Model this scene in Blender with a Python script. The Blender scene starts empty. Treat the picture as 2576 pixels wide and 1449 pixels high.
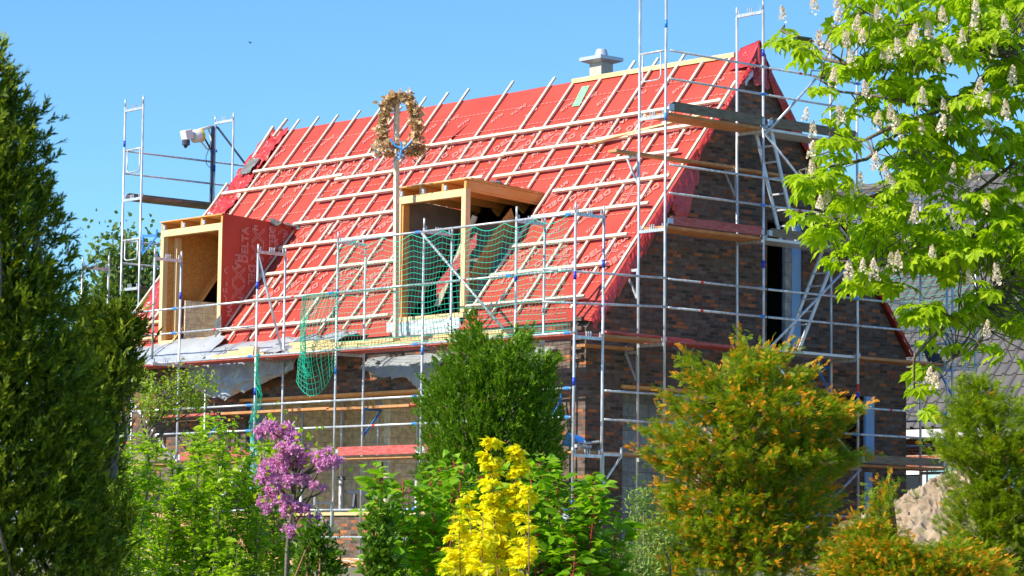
import bpy, math, random
import numpy as np
from mathutils import Vector, Matrix, noise
rng = np.random.default_rng(7); random.seed(7)
scene = bpy.context.scene
COL = scene.collection

# ---------------------------------------------------------------- camera
PW, PH, PF = 2576.0, 1449.0, 7261.9
CP = np.array([-32.9323, -35.7738, -3.9008])
YAW, PIT, ROL = 0.7222, 0.0948, 0.0136
_F = np.array([math.sin(YAW)*math.cos(PIT), math.cos(YAW)*math.cos(PIT), math.sin(PIT)])
_R = np.cross(_F, [0, 0, 1]); _R /= np.linalg.norm(_R); _U = np.cross(_R, _F)
RT = _R*math.cos(ROL)+_U*math.sin(ROL); UP = _U*math.cos(ROL)-_R*math.sin(ROL); FW = _F
cd = bpy.data.cameras.new('camera'); cam = bpy.data.objects.new('camera', cd); COL.objects.link(cam)
cam.matrix_world = Matrix(((RT[0], UP[0], -FW[0], CP[0]), (RT[1], UP[1], -FW[1], CP[1]), (RT[2], UP[2], -FW[2], CP[2]), (0, 0, 0, 1)))
cd.sensor_width = 36; cd.lens = 36*PF/PW; cd.clip_start = .5; cd.clip_end = 3000
cd.dof.use_dof = True; cd.dof.focus_distance = 46; cd.dof.aperture_fstop = 22
scene.camera = cam
def at(u, v, d):                       # a direction seen from the camera, d metres away
    return CP + (FW+RT*(u-PW/2)/PF-UP*(v-PH/2)/PF)*d
def meet(u, v, P, N):
    r = FW+RT*(u-PW/2)/PF-UP*(v-PH/2)/PF; N = np.array(N, float)
    return CP + r*(((np.array(P, float)-CP)@N)/(r@N))
def onx(u, v, x): return meet(u, v, (x, 0, 0), (1, 0, 0))
def ony(u, v, y): return meet(u, v, (0, y, 0), (0, 1, 0))

# ---------------------------------------------------------------- sky, sun, exposure
SUN = np.array([-1, .25, .84]); SUN /= np.linalg.norm(SUN)
elev = math.asin(SUN[2]); azi = math.atan2(SUN[0], SUN[1])
w = bpy.data.worlds.new('World'); scene.world = w; w.use_nodes = True
nt = w.node_tree; bg = nt.nodes['Background']
sky = nt.nodes.new('ShaderNodeTexSky'); sky.sky_type = 'NISHITA'; sky.sun_disc = False
sky.sun_elevation = elev; sky.sun_rotation = azi; sky.ozone_density = 5.0; sky.air_density = 1.0; sky.dust_density = .0
tint = nt.nodes.new('ShaderNodeVectorMath'); tint.operation = 'MULTIPLY'; tint.inputs[1].default_value = (.60, .87, 1.02)
nt.links.new(sky.outputs[0], tint.inputs[0]); nt.links.new(tint.outputs[0], bg.inputs[0]); bg.inputs[1].default_value = .132
sl = bpy.data.lights.new('sun', 'SUN'); so = bpy.data.objects.new('sun', sl); COL.objects.link(so)
sl.energy = 5.0; sl.angle = math.radians(.5); sl.color = (1, .94, .80)
so.rotation_euler = Vector(SUN).to_track_quat('Z', 'Y').to_euler(); so.location = (0, 0, 40)
scene.view_settings.view_transform = 'Standard'; scene.view_settings.look = 'None'
scene.view_settings.exposure = 0.55; scene.view_settings.gamma = 1
scene.render.engine = 'CYCLES'
scene.cycles.max_bounces = 8; scene.cycles.transparent_max_bounces = 8

# ---------------------------------------------------------------- materials
MATS = {}
def mat(name, col, rough=.6, metal=0, var=None, vs=3.0, stretch=(1, 1, 1), bump=0, bs=40, spec=.5, rnd=0, trans=0, vdet=4):
    m = bpy.data.materials.new(name); m.use_nodes = True; t = m.node_tree; N = t.nodes; L = t.links
    b = N['Principled BSDF']; b.inputs['Roughness'].default_value = rough; b.inputs['Metallic'].default_value = metal
    b.inputs['Specular IOR Level'].default_value = spec
    b.inputs['Base Color'].default_value = (*col, 1)
    tc = N.new('ShaderNodeTexCoord'); mp = N.new('ShaderNodeMapping'); mp.inputs['Scale'].default_value = stretch
    L.new(tc.outputs['Object'], mp.inputs[0])
    out = None
    if var:
        n = N.new('ShaderNodeTexNoise'); n.inputs['Scale'].default_value = vs; n.inputs['Detail'].default_value = vdet
        L.new(mp.outputs[0], n.inputs['Vector'])
        r = N.new('ShaderNodeValToRGB'); r.color_ramp.elements[0].position = .36; r.color_ramp.elements[1].position = .64
        r.color_ramp.elements[0].color = (*col, 1); r.color_ramp.elements[1].color = (*var, 1)
        L.new(n.outputs[0], r.inputs[0]); out = r.outputs[0]
    if rnd:
        oi = N.new('ShaderNodeObjectInfo'); mr = N.new('ShaderNodeMapRange'); mr.inputs[3].default_value = 1-rnd; mr.inputs[4].default_value = 1+rnd*.6
        L.new(oi.outputs['Random'], mr.inputs[0])
        mx = N.new('ShaderNodeVectorMath'); mx.operation = 'SCALE'
        if out: L.new(out, mx.inputs[0])
        else: mx.inputs[0].default_value = col
        L.new(mr.outputs[0], mx.inputs['Scale']); out = mx.outputs[0]
    if out: L.new(out, b.inputs['Base Color'])
    if bump:
        n2 = N.new('ShaderNodeTexNoise'); n2.inputs['Scale'].default_value = bs; n2.inputs['Detail'].default_value = 5
        L.new(mp.outputs[0], n2.inputs['Vector'])
        bp = N.new('ShaderNodeBump'); bp.inputs['Strength'].default_value = bump; bp.inputs['Distance'].default_value = .02
        L.new(n2.outputs[0], bp.inputs['Height']); L.new(bp.outputs[0], b.inputs['Normal'])
    if trans:
        tr = N.new('ShaderNodeBsdfTranslucent'); tr.inputs[0].default_value = (*[min(1, c*1.3) for c in col], 1)
        ms = N.new('ShaderNodeMixShader'); ms.inputs[0].default_value = trans
        L.new(b.outputs[0], ms.inputs[1]); L.new(tr.outputs[0], ms.inputs[2]); L.new(ms.outputs[0], N['Material Output'].inputs[0])
    MATS[name] = m; return m
def brick(name, stops, mortar, bw=.215, rh=.064):
    m = bpy.data.materials.new(name); m.use_nodes = True; t = m.node_tree; N = t.nodes; L = t.links
    b = N['Principled BSDF']; b.inputs['Roughness'].default_value = .85; b.inputs['Specular IOR Level'].default_value = .25
    g = N.new('ShaderNodeNewGeometry'); sp = N.new('ShaderNodeSeparateXYZ'); L.new(g.outputs['Position'], sp.inputs[0])
    ad = N.new('ShaderNodeMath'); L.new(sp.outputs[0], ad.inputs[0]); L.new(sp.outputs[1], ad.inputs[1])
    cb = N.new('ShaderNodeCombineXYZ'); L.new(ad.outputs[0], cb.inputs[0]); L.new(sp.outputs[2], cb.inputs[1])
    br = N.new('ShaderNodeTexBrick'); br.inputs['Scale'].default_value = 1; br.inputs['Brick Width'].default_value = bw; br.inputs['Row Height'].default_value = rh
    br.inputs['Mortar Size'].default_value = .007; br.inputs['Mortar Smooth'].default_value = .2
    br.inputs['Color1'].default_value = (0, 0, 0, 1); br.inputs['Color2'].default_value = (1, 1, 1, 1); br.inputs['Mortar'].default_value = (0, 0, 0, 1)
    L.new(cb.outputs[0], br.inputs[0])
    r = N.new('ShaderNodeValToRGB'); e = r.color_ramp.elements
    while len(e) < len(stops): e.new(.5)
    for i, (p, c) in enumerate(stops): e[i].position = p; e[i].color = (*c, 1)
    L.new(br.outputs['Color'], r.inputs[0])
    n = N.new('ShaderNodeTexNoise'); n.inputs['Scale'].default_value = 9; n.inputs['Detail'].default_value = 8; L.new(g.outputs['Position'], n.inputs['Vector'])
    mr = N.new('ShaderNodeMapRange'); mr.inputs[1].default_value = .3; mr.inputs[2].default_value = .7; mr.inputs[3].default_value = .7; mr.inputs[4].default_value = 1.3
    L.new(n.outputs[0], mr.inputs[0])
    sc = N.new('ShaderNodeVectorMath'); sc.operation = 'SCALE'; L.new(r.outputs[0], sc.inputs[0]); L.new(mr.outputs[0], sc.inputs['Scale'])
    mx = N.new('ShaderNodeMix'); mx.data_type = 'RGBA'; L.new(br.outputs['Fac'], mx.inputs[0]); L.new(sc.outputs[0], mx.inputs[6]); mx.inputs[7].default_value = (*mortar, 1)
    L.new(mx.outputs[2], b.inputs['Base Color'])
    iv = N.new('ShaderNodeMath'); iv.operation = 'SUBTRACT'; iv.inputs[0].default_value = 1; L.new(br.outputs['Fac'], iv.inputs[1])
    bp = N.new('ShaderNodeBump'); bp.inputs['Strength'].default_value = .6; bp.inputs['Distance'].default_value = .01
    L.new(iv.outputs[0], bp.inputs['Height']); L.new(bp.outputs[0], b.inputs['Normal'])
    MATS[name] = m; return m
def leafmat(name, cols, trans=.4, rough=.45):
    m = bpy.data.materials.new(name); m.use_nodes = True; t = m.node_tree; N = t.nodes; L = t.links
    b = N['Principled BSDF']; b.inputs['Roughness'].default_value = rough; b.inputs['Specular IOR Level'].default_value = .3
    g = N.new('ShaderNodeNewGeometry'); r = N.new('ShaderNodeValToRGB'); e = r.color_ramp.elements
    while len(e) < len(cols): e.new(.5)
    for i, c in enumerate(cols):
        e[i].position = i/(len(cols)-1); e[i].color = (*c, 1)
    L.new(g.outputs['Random Per Island'], r.inputs[0]); L.new(r.outputs[0], b.inputs['Base Color'])
    tr = N.new('ShaderNodeBsdfTranslucent'); sc = N.new('ShaderNodeVectorMath'); sc.operation = 'MULTIPLY'; sc.inputs[1].default_value = (1.25, 1.35, .6)
    L.new(r.outputs[0], sc.inputs[0]); L.new(sc.outputs[0], tr.inputs[0])
    ms = N.new('ShaderNodeMixShader'); ms.inputs[0].default_value = trans
    L.new(b.outputs[0], ms.inputs[1]); L.new(tr.outputs[0], ms.inputs[2]); L.new(ms.outputs[0], N['Material Output'].inputs[0])
    MATS[name] = m; return m

brick('brick', [(0, (.06, .045, .037)), (.35, (.14, .092, .072)), (.55, (.18, .13, .105)), (.74, (.12, .074, .054)), (.86, (.20, .082, .045)), (.97, (.42, .14, .055))], (.13, .105, .085))
brick('red_brick', [(0, (.25, .07, .04)), (1, (.42, .12, .06))], (.5, .48, .42))
brick('block', [(0, (.84, .70, .50)), (1, (.88, .77, .60))], (.6, .5, .36), .6, .25)
brick('grey_block', [(0, (.3, .29, .28)), (1, (.4, .39, .38))], (.22, .22, .22), .5, .25)
mat('membrane', (.42, .048, .030), .5, var=(.49, .066, .042), vs=1.2, bump=.35, bs=2.2, stretch=(1, .5, 1), spec=.3)
mat('membrane_crumple', (.42, .026, .022), .3, var=(.52, .04, .034), vs=5, bump=1, bs=14, spec=.8)
mat('membrane_grey', (.12, .12, .12), .9, var=(.2, .2, .2), vs=8, bump=.5)
mat('print', (.62, .27, .24), .6)
mat('batten', (.70, .56, .40), .7, var=(.80, .70, .56), vs=3, stretch=(3, 3, 3), rnd=.14, bump=.2, bs=30)
mat('fresh_timber', (.74, .50, .22), .6, var=(.82, .62, .32), vs=4, rnd=.12, bump=.15, bs=30)
mat('dormer_wood', (.72, .31, .07), .6, var=(.80, .40, .12), vs=5, stretch=(.4, 1, 1), rnd=.06, bump=.15, bs=30)
mat('stud_wood', (.80, .54, .26), .6, var=(.82, .58, .30), vs=5, stretch=(1, 1, .3), rnd=.06)
mat('osb', (.62, .25, .05), .7, var=(.76, .38, .11), vs=22, bump=.3, bs=50)
mat('galvanised', (.46, .48, .51), .42, .45, var=(.72, .74, .77), vs=7, stretch=(3, 3, .7), rnd=.14, vdet=7)
mat('alu', (.62, .64, .66), .4, .4, var=(.72, .74, .76), vs=8)
mat('blue', (.04, .24, .70), .4)
mat('blue_tape', (.01, .05, .55), .4)
mat('red_tape', (.7, .03, .02), .4)
mat('insulation', (.22, .40, .66), .7, var=(.27, .46, .72), vs=3)
mat('red_board', (.44, .055, .045), .6, var=(.54, .14, .12), vs=6, rnd=.12, stretch=(1, 1, 6), bump=.2)
mat('ply_under', (.46, .20, .07), .7, var=(.55, .28, .12), vs=6, rnd=.1)
mat('grey_wood', (.16, .12, .08), .85, var=(.28, .22, .155), vs=14, stretch=(.3, .3, 4), bump=.5, bs=20, rnd=.1)
mat('net', (.01, .48, .31), .5, trans=.15)
mat('net_light', (.03, .5, .38), .5, trans=.15)
mat('tarp', (.34, .36, .39), .32, var=(.42, .44, .47), vs=2, bump=.4, bs=5, spec=.6)
mat('foil', (.62, .64, .68), .35, var=(.78, .8, .84), vs=6, bump=.6, bs=12)
mat('film', (.42, .44, .44), .35, var=(.5, .52, .52), vs=5, trans=.3, bump=.5, bs=12)
mat('concrete', (.70, .67, .60), .85, var=(.78, .75, .68), vs=5, bump=.2)
mat('chimney_stone', (.46, .43, .37), .85, var=(.54, .51, .45), vs=12, bump=.2)
mat('zinc', (.50, .54, .60), .4, .3)
mat('white', (.8, .8, .8), .5, var=(.72, .72, .74), vs=5)
mat('winch_paint', (.72, .71, .66), .4, var=(.78, .77, .74), vs=6)
mat('yellow', (.8, .5, .02), .5)
mat('dark', (.02, .022, .025), .7)
mat('dark_steel', (.06, .07, .1), .5, .3)
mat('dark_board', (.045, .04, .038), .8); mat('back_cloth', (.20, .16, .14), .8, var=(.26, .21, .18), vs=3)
mat('tile', (.095, .088, .088), .55, var=(.13, .12, .118), vs=2, spec=.5)
mat('glass', (.03, .04, .05), .08, spec=.8)
mat('soil', (.30, .21, .135), .95, var=(.40, .30, .20), vs=3, bump=1, bs=9)
mat('earth', (.20, .16, .10), .95, var=(.12, .16, .05), vs=.6)
mat('bark', (.12, .09, .065), .9, var=(.20, .17, .13), vs=14, bump=.5)
mat('red_bark', (.40, .02, .03), .5)
mat('brown_bark', (.26, .12, .05), .8)
mat('pallet', (.62, .30, .12), .8, var=(.72, .42, .20), vs=5, rnd=.15)
mat('ribbon_blue', (.05, .33, .75), .5); mat('ribbon_white', (.8, .76, .72), .5); mat('ribbon_pink', (.8, .35, .4), .5); mat('ribbon_green', (.06, .12, .04), .6); mat('ribbon_red', (.6, .05, .04), .5)
mat('tape_green', (.20, .60, .26), .45, var=(.28, .68, .34), vs=20)
leafmat('chestnut_leaf', [(.20, .32, .006), (.38, .53, .008), (.52, .64, .02)], .5)
leafmat('chestnut_flower', [(.74, .58, .48), (.86, .76, .66), (.84, .60, .50)], .2, .6)
leafmat('cypress_leaf', [(.03, .07, .004), (.11, .17, .006), (.28, .32, .012)], .25, .7)
leafmat('juniper_leaf', [(.05, .14, .004), (.11, .24, .006), (.28, .42, .012)], .3, .6)
leafmat('yew_green', [(.10, .20, .004), (.24, .34, .006), (.42, .48, .015)], .35, .55)
leafmat('yew_orange', [(.78, .26, .012), (.88, .38, .016), (.66, .36, .014)], .25, .6)
leafmat('golden_leaf', [(.90, .70, .006), (.92, .80, .02), (.60, .66, .02)], .5, .5)
leafmat('dogwood_leaf', [(.13, .30, .008), (.24, .44, .012), (.38, .56, .03)], .45)
leafmat('shrub_leaf', [(.18, .34, .008), (.34, .52, .012), (.54, .64, .04)], .45)
leafmat('hawthorn_leaf', [(.16, .28, .008), (.30, .42, .015), (.50, .52, .10)], .35)
leafmat('birch_leaf', [(.09, .16, .035), (.15, .22, .05), (.22, .28, .08)], .3, .7)
leafmat('dark_leaf', [(.05, .13, .008), (.11, .23, .012), (.20, .32, .02)], .3)
leafmat('variegated_leaf', [(.20, .32, .04), (.38, .48, .12), (.14, .24, .03)], .3)
leafmat('lilac_flower', [(.70, .24, .62), (.86, .46, .80), (.56, .16, .50)], .25, .6)
leafmat('straw', [(.56, .36, .18), (.76, .56, .34), (.40, .22, .10)], .2, .7)
leafmat('grass_blade', [(.06, .14, .01), (.12, .24, .02)], .3)

# ---------------------------------------------------------------- geometry helpers
ORG = {}
def empty(name, loc, label=None, cat=None, group=None, kind=None):
    o = bpy.data.objects.new(name, None); COL.objects.link(o); o.location = tuple(float(c) for c in loc); ORG[o] = np.array(loc, float)
    o.empty_display_size = .3
    tag(o, label, cat, group, kind); return o
def tag(o, label=None, cat=None, group=None, kind=None):
    if label: o['label'] = label
    if cat: o['category'] = cat
    if group: o['group'] = group
    if kind: o['kind'] = kind
    return o
class MB:
    def __init__(s): s.v = []; s.f = []; s.smooth = False
    def poly(s, pts, faces):
        n = len(s.v); s.v += [tuple(map(float, p)) for p in pts]; s.f += [tuple(i+n for i in f) for f in faces]; return s
    def box(s, a, b):
        x0, y0, z0 = [min(a[i], b[i]) for i in range(3)]; x1, y1, z1 = [max(a[i], b[i]) for i in range(3)]
        P = [(x0, y0, z0), (x1, y0, z0), (x1, y1, z0), (x0, y1, z0), (x0, y0, z1), (x1, y0, z1), (x1, y1, z1), (x0, y1, z1)]
        return s.poly(P, [(0, 3, 2, 1), (4, 5, 6, 7), (0, 1, 5, 4), (1, 2, 6, 5), (2, 3, 7, 6), (3, 0, 4, 7)])
    def bar(s, p, q, wd, ht, up=(0, 0, 1)):
        p = np.array(p, float); q = np.array(q, float); d = q-p; d /= np.linalg.norm(d)
        a = np.cross(d, up); a /= np.linalg.norm(a)+1e-9; b = np.cross(a, d)
        P = [p+a*i*wd/2+b*j*ht/2 for i, j in ((-1, -1), (1, -1), (1, 1), (-1, 1))]+[q+a*i*wd/2+b*j*ht/2 for i, j in ((-1, -1), (1, -1), (1, 1), (-1, 1))]
        return s.poly(P, [(0, 1, 2, 3), (7, 6, 5, 4), (0, 4, 5, 1), (1, 5, 6, 2), (2, 6, 7, 3), (3, 7, 4, 0)])
    def tube(s, pts, r, n=8, caps=True):
        pts = [np.array(p, float) for p in pts]; m = len(pts); rr = r if hasattr(r, '__len__') else [r]*m
        base = len(s.v); prev = None
        for i, p in enumerate(pts):
            d = pts[min(i+1, m-1)]-pts[max(i-1, 0)]; d /= np.linalg.norm(d)+1e-9
            if prev is None:
                h = np.array([0, 0, 1.]) if abs(d[2]) < .9 else np.array([1., 0, 0]); a = np.cross(d, h)
            else: a = prev-d*(prev@d)
            a /= np.linalg.norm(a)+1e-9; prev = a; b = np.cross(d, a)
            for k in range(n):
                t = 2*math.pi*k/n; s.v.append(tuple(p+rr[i]*(math.cos(t)*a+math.sin(t)*b)))
        for i in range(m-1):
            for k in range(n):
                k2 = (k+1) % n; s.f.append((base+i*n+k, base+i*n+k2, base+(i+1)*n+k2, base+(i+1)*n+k))
        if caps: s.f.append(tuple(base+k for k in reversed(range(n)))); s.f.append(tuple(base+(m-1)*n+k for k in range(n)))
        return s
    def lathe(s, c, prof, n=20, axis=(0, 0, 1)):
        ax = np.array(axis, float); ax /= np.linalg.norm(ax); c = np.array(c, float)
        return s.tube([c+ax*z for r, z in prof], [r for r, z in prof], n)
    def build(s, name, m, parent=None, smooth=False, bevel=0):
        me = bpy.data.meshes.new(name); o = bpy.data.objects.new(name, me); COL.objects.link(o)
        V = np.array(s.v); org = ORG[parent] if parent is not None else V.mean(0)
        if parent is None: org = np.array([org[0], org[1], V[:, 2].min()])
        me.from_pydata([tuple(x) for x in V-org], [], s.f); me.materials.append(MATS[m]); ORG[o] = org
        if smooth or s.smooth: me.polygons.foreach_set('use_smooth', [True]*len(me.polygons))
        if parent is not None: o.parent = parent
        else: o.location = tuple(org)
        if bevel:
            bv = o.modifiers.new('b', 'BEVEL'); bv.width = bevel; bv.segments = 2; bv.limit_method = 'ANGLE'
        me.update(); return o
    def sub(s, name, m, part, **k):            # a sub-part: shares the root's origin
        return s.build(name, m, part, **k)
def grid(fn, nu, nv):
    mb = MB(); mb.v = [tuple(fn(i/nu, j/nv)) for j in range(nv+1) for i in range(nu+1)]
    mb.f = [(j*(nu+1)+i, j*(nu+1)+i+1, (j+1)*(nu+1)+i+1, (j+1)*(nu+1)+i) for j in range(nv) for i in range(nu)]
    mb.smooth = True; return mb
def nz(x, y, z=0, s=1.): return noise.noise(Vector((x*s, y*s, z*s)))
def npmesh(name, V, counts, m, parent, smooth=False):
    """V (n,3) world; faces are consecutive runs of vertices with the given counts"""
    me = bpy.data.meshes.new(name); o = bpy.data.objects.new(name, me); COL.objects.link(o)
    org = ORG[parent] if parent is not None else np.array([V[:, 0].mean(), V[:, 1].mean(), V[:, 2].min()])
    me.vertices.add(len(V)); me.vertices.foreach_set('co', (V-org).astype(np.float32).ravel())
    nl = int(counts.sum()); me.loops.add(nl); me.loops.foreach_set('vertex_index', np.arange(nl, dtype=np.int32))
    me.polygons.add(len(counts)); st = np.concatenate([[0], np.cumsum(counts)[:-1]]).astype(np.int32)
    me.polygons.foreach_set('loop_start', st); me.polygons.foreach_set('loop_total', counts.astype(np.int32))
    me.materials.append(MATS[m]); me.update(calc_edges=True); me.validate(); ORG[o] = org
    if parent is not None: o.parent = parent
    else: o.location = tuple(org)
    return o
# templates: verts list of quads/tris; x along the leaf, y across, z out of plane
def tpl_leaf(wd=.5, fold=.12, droop=.15):
    A = [(0, 0, 0), (.35, -wd/2, fold), (.7, -wd*.38, fold*.6-droop*.5), (1, 0, -droop), (.5, 0, -.03)]
    B = [(0, 0, 0), (.5, 0, -.03), (1, 0, -droop), (.7, wd*.38, fold*.6-droop*.5), (.35, wd/2, fold)]
    return [A, B]
def tpl_palm(n=7):
    T = []
    for k in range(n):
        a = (k-(n-1)/2)*math.radians(38); l = 1-.35*abs(k-(n-1)/2)/((n-1)/2); wd = .17
        c, s_ = math.cos(a), math.sin(a)
        def P(x, y, z): y *= 1.3; return (x*c-y*s_, x*s_+y*c, z-.42*x*x*l)
        T.append([P(.05, 0, 0), P(l*.62, -wd, .05), P(l, 0, -.02), P(l*.55, 0, -.03)])
        T.append([P(.05, 0, 0), P(l*.55, 0, -.03), P(l, 0, -.02), P(l*.62, wd, .05)])
    return T
def tpl_needles(n=9, nl=.36, wd=.045, ang=55):
    T = []
    for k in range(n):
        x = k/n*.95+.03
        for sd in (-1, 1):
            a = math.radians(ang)*sd; l = nl*(1-.45*k/n); dx, dy = math.cos(a)*l, math.sin(a)*l
            T.append([(x, 0, 0), (x+dx*.5-wd*.6, dy*.5, .03), (x+dx, dy, .02*sd), (x+dx*.5+wd*.6, dy*.5, .03)])
    T.append([(0, -.012, 0), (1, -.004, 0), (1.1, 0, 0), (0, .012, 0)])
    return T
def tpl_spray(n=6, seed=1):
    r = random.Random(seed); T = []
    for k in range(n):
        x = .05+.75*k/n; sd = (-1)**k; a = math.radians(r.uniform(18, 42))*sd; l = r.uniform(.3, .5); zz = r.uniform(-.14, .14)
        dx, dy = math.cos(a)*l, math.sin(a)*l; wv = .065
        T.append([(x, 0, 0), (x+dx*.55+wv*abs(math.sin(a)), dy*.55-wv*sd*math.cos(a), zz*.6), (x+dx, dy, zz), (x+dx*.45-wv*abs(math.sin(a)), dy*.45+wv*sd*math.cos(a), zz*.4)])
    T.append([(0, -.04, 0), (.6, -.05, .02), (1.05, 0, 0), (.6, .05, -.02)])
    return T
def tpl_flower():                      # upright cone of small petals (chestnut candle)
    r = random.Random(3); T = []
    for k in range(90):
        h = r.random()**.9; rad = .26*(1-h)**.6+.02; a = r.uniform(0, 6.28); s_ = .115*(1-.3*h)
        c = np.array([h, math.cos(a)*rad, math.sin(a)*rad]); t = np.array([0, -math.sin(a), math.cos(a)]); u_ = np.array([.9, math.cos(a)*.45, math.sin(a)*.45])
        T.append([tuple(c-t*s_/2-u_*s_/2), tuple(c+t*s_/2-u_*s_/2), tuple(c+t*s_/2+u_*s_/2), tuple(c-t*s_/2+u_*s_/2)])
    return T
def tpl_puff(n=8, seed=2, sz=.34):
    r = random.Random(seed); T = []
    for k in range(n):
        c = np.array([r.uniform(0, 1), r.uniform(-.4, .4), r.uniform(-.4, .4)]); a = np.array([r.gauss(0, 1) for _ in range(3)]); a /= np.linalg.norm(a); b = np.cross(a, [r.gauss(0, 1) for _ in range(3)]); b /= np.linalg.norm(b)
        T.append([tuple(c-(a+b)*sz/2), tuple(c+(a-b)*sz/2), tuple(c+(a+b)*sz/2), tuple(c-(a-b)*sz/2)])
    return T
def scatter(name, T, pos, dirs, size, m, parent, roll=None, up=None):
    pos = np.asarray(pos, float); N = len(pos)
    if N == 0: return None
    d = np.asarray(dirs, float); d = d/(np.linalg.norm(d, axis=1, keepdims=True)+1e-9)
    if up is None: h = rng.normal(size=(N, 3))
    else: h = np.asarray(up, float)+rng.normal(size=(N, 3))*(.25 if roll is None else roll)
    b = np.cross(d, h); b /= np.linalg.norm(b, axis=1, keepdims=True)+1e-9; n = np.cross(b, d); n = -n if False else n
    tv = np.array([p for q in T for p in q]); cnt = np.array([len(q) for q in T])
    size = np.broadcast_to(np.asarray(size, float), (N,))
    V = pos[:, None, :]+size[:, None, None]*(tv[None, :, 0, None]*d[:, None]+tv[None, :, 1, None]*b[:, None]+tv[None, :, 2, None]*n[:, None])
    return npmesh(name, V.reshape(-1, 3), np.tile(cnt, N), m, parent)
def inpoly(P, u, v):
    P = np.asarray(P, float); ins = np.zeros(len(u), bool); j = len(P)-1
    for i in range(len(P)):
        x0, y0 = P[i]; x1, y1 = P[j]
        c = ((y0 > v) != (y1 > v)) & (u < (x1-x0)*(v-y0)/((y1-y0) if y1 != y0 else 1e-9)+x0); ins ^= c; j = i
    return ins
def sample(P, n):
    P = np.asarray(P, float); lo = P.min(0); hi = P.max(0); U = []; k = 0
    while k < n:
        q = lo+rng.random((n*2, 2))*(hi-lo); q = q[inpoly(P, q[:, 0], q[:, 1])]; U.append(q); k += len(q)
    return np.concatenate(U)[:n]
def rowext(P, v):
    P = np.asarray(P, float); L = np.full(len(v), 1e9); Rr = np.full(len(v), -1e9); j = len(P)-1
    for i in range(len(P)):
        x0, y0 = P[i]; x1, y1 = P[j]; c = ((y0 > v) != (y1 > v)); x = (x1-x0)*(v-y0)/((y1-y0) if y1 != y0 else 1e-9)+x0
        L = np.where(c & (x < L), x, L); Rr = np.where(c & (x > Rr), x, Rr); j = i
    return L, Rr
def wpts(uv, d):                       # picture directions -> world points at distances d
    return CP+(FW+RT*((uv[:, 0:1]-PW/2)/PF)-UP*((uv[:, 1:2]-PH/2)/PF))*np.asarray(d)[:, None]
def crown(P, dist, n, shell=.5, rmax=9):
    """points filling a round crown whose outline is P; returns positions and outward directions"""
    uv = sample(P, n); L, Rr = rowext(P, uv[:, 1]); c = (L+Rr)/2; h = (Rr-L)/2+1e-6; t = np.clip((uv[:, 0]-c)/h, -1, 1)
    dep = np.sqrt(np.maximum(0, 1-t*t)); hw = np.minimum(h/PF*dist, rmax)
    k = np.where(rng.random(n) < shell, -rng.uniform(.75, 1, n), rng.uniform(-1, 1, n))
    pos = wpts(uv, dist+k*dep*hw); ax = wpts(np.stack([c, uv[:, 1]], 1), np.full(n, dist)); o = pos-ax
    return pos, o/(np.linalg.norm(o, axis=1, keepdims=True)+1e-6), uv
def branches(name, lines, m, parent, n=6):
    mb = MB()
    for pts, r0, r1 in lines:
        k = len(pts); mb.tube(pts, [r0+(r1-r0)*i/(k-1) for i in range(k)], n)
    return mb.build(name, m, parent, smooth=True)
def curve(p, q, bend=.1, k=6, seed=None):
    p = np.array(p, float); q = np.array(q, float); L = np.linalg.norm(q-p); o = rng.normal(size=3)*bend*L; o2 = rng.normal(size=3)*bend*.5*L
    return [p+(q-p)*t+o*math.sin(math.pi*t)+o2*math.sin(2*math.pi*t) for t in np.linspace(0, 1, k)]

# ================================================================ THE SETTING
def gz(x, y):
    dd = (x-CP[0])*FW[0]+(y-CP[1])*FW[1]; t = min(1, max(0, (dd-31)/8)); t = t*t*(3-2*t)
    return -5.5+1.5*t+.04*nz(x, y, 0, .35)
mb = grid(lambda a, b: ((a-.5)*160, (b-.5)*160, gz((a-.5)*160, (b-.5)*160)), 160, 160)
tag(mb.build('ground', 'earth'), kind='structure')
mb = MB()
ring = [(math.cos(t)*1800, math.sin(t)*1800, -5.6) for t in np.linspace(0, 2*math.pi, 49)[:-1]]
mb.poly(ring, [tuple(range(48))]); tag(mb.build('far_ground', 'earth'), kind='structure')

# ================================================================ THE HOUSE SHELL
SL = 1.253; XR = 5.43; ZE = .32; XW = 1.2; YG = 1.0; YE = 16.1
def zr(x): return ZE+SL*((x if x < XR else 2*XR-x)-XW)
house = empty('house_shell', (1.2, 1.0, -4), 'unfinished dark brick house with steep roof covered in red membrane and wooden battens', 'house')
def prism(mb, a0, a1, z0, z1a, z1b, fn):
    P = [fn(a0, 0, z0), fn(a1, 0, z0), fn(a1, 0, z1b), fn(a0, 0, z1a), fn(a0, 1, z0), fn(a1, 1, z0), fn(a1, 1, z1b), fn(a0, 1, z1a)]
    mb.poly(P, [(0, 1, 2, 3), (5, 4, 7, 6), (0, 4, 5, 1), (1, 5, 6, 2), (2, 6, 7, 3), (3, 7, 4, 0)])
f_fac = lambda a, t, z: (XW+.33*t, a, z)
mb = MB()
for a0, a1, z0, z1 in [(1.33, 5.3, -4.1, .3), (5.3, 10.95, -4.1, -3.05), (5.3, 10.95, -.72, .3), (10.95, 16, -4.1, .3)]: prism(mb, a0, a1, z0, z1, z1, f_fac)
wall_f = mb.build('wall', 'brick', house)
mb = MB(); fg = lambda a, t, z: (a, YG+.33*t, z)
zt = lambda x: zr(x)-.13
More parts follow.
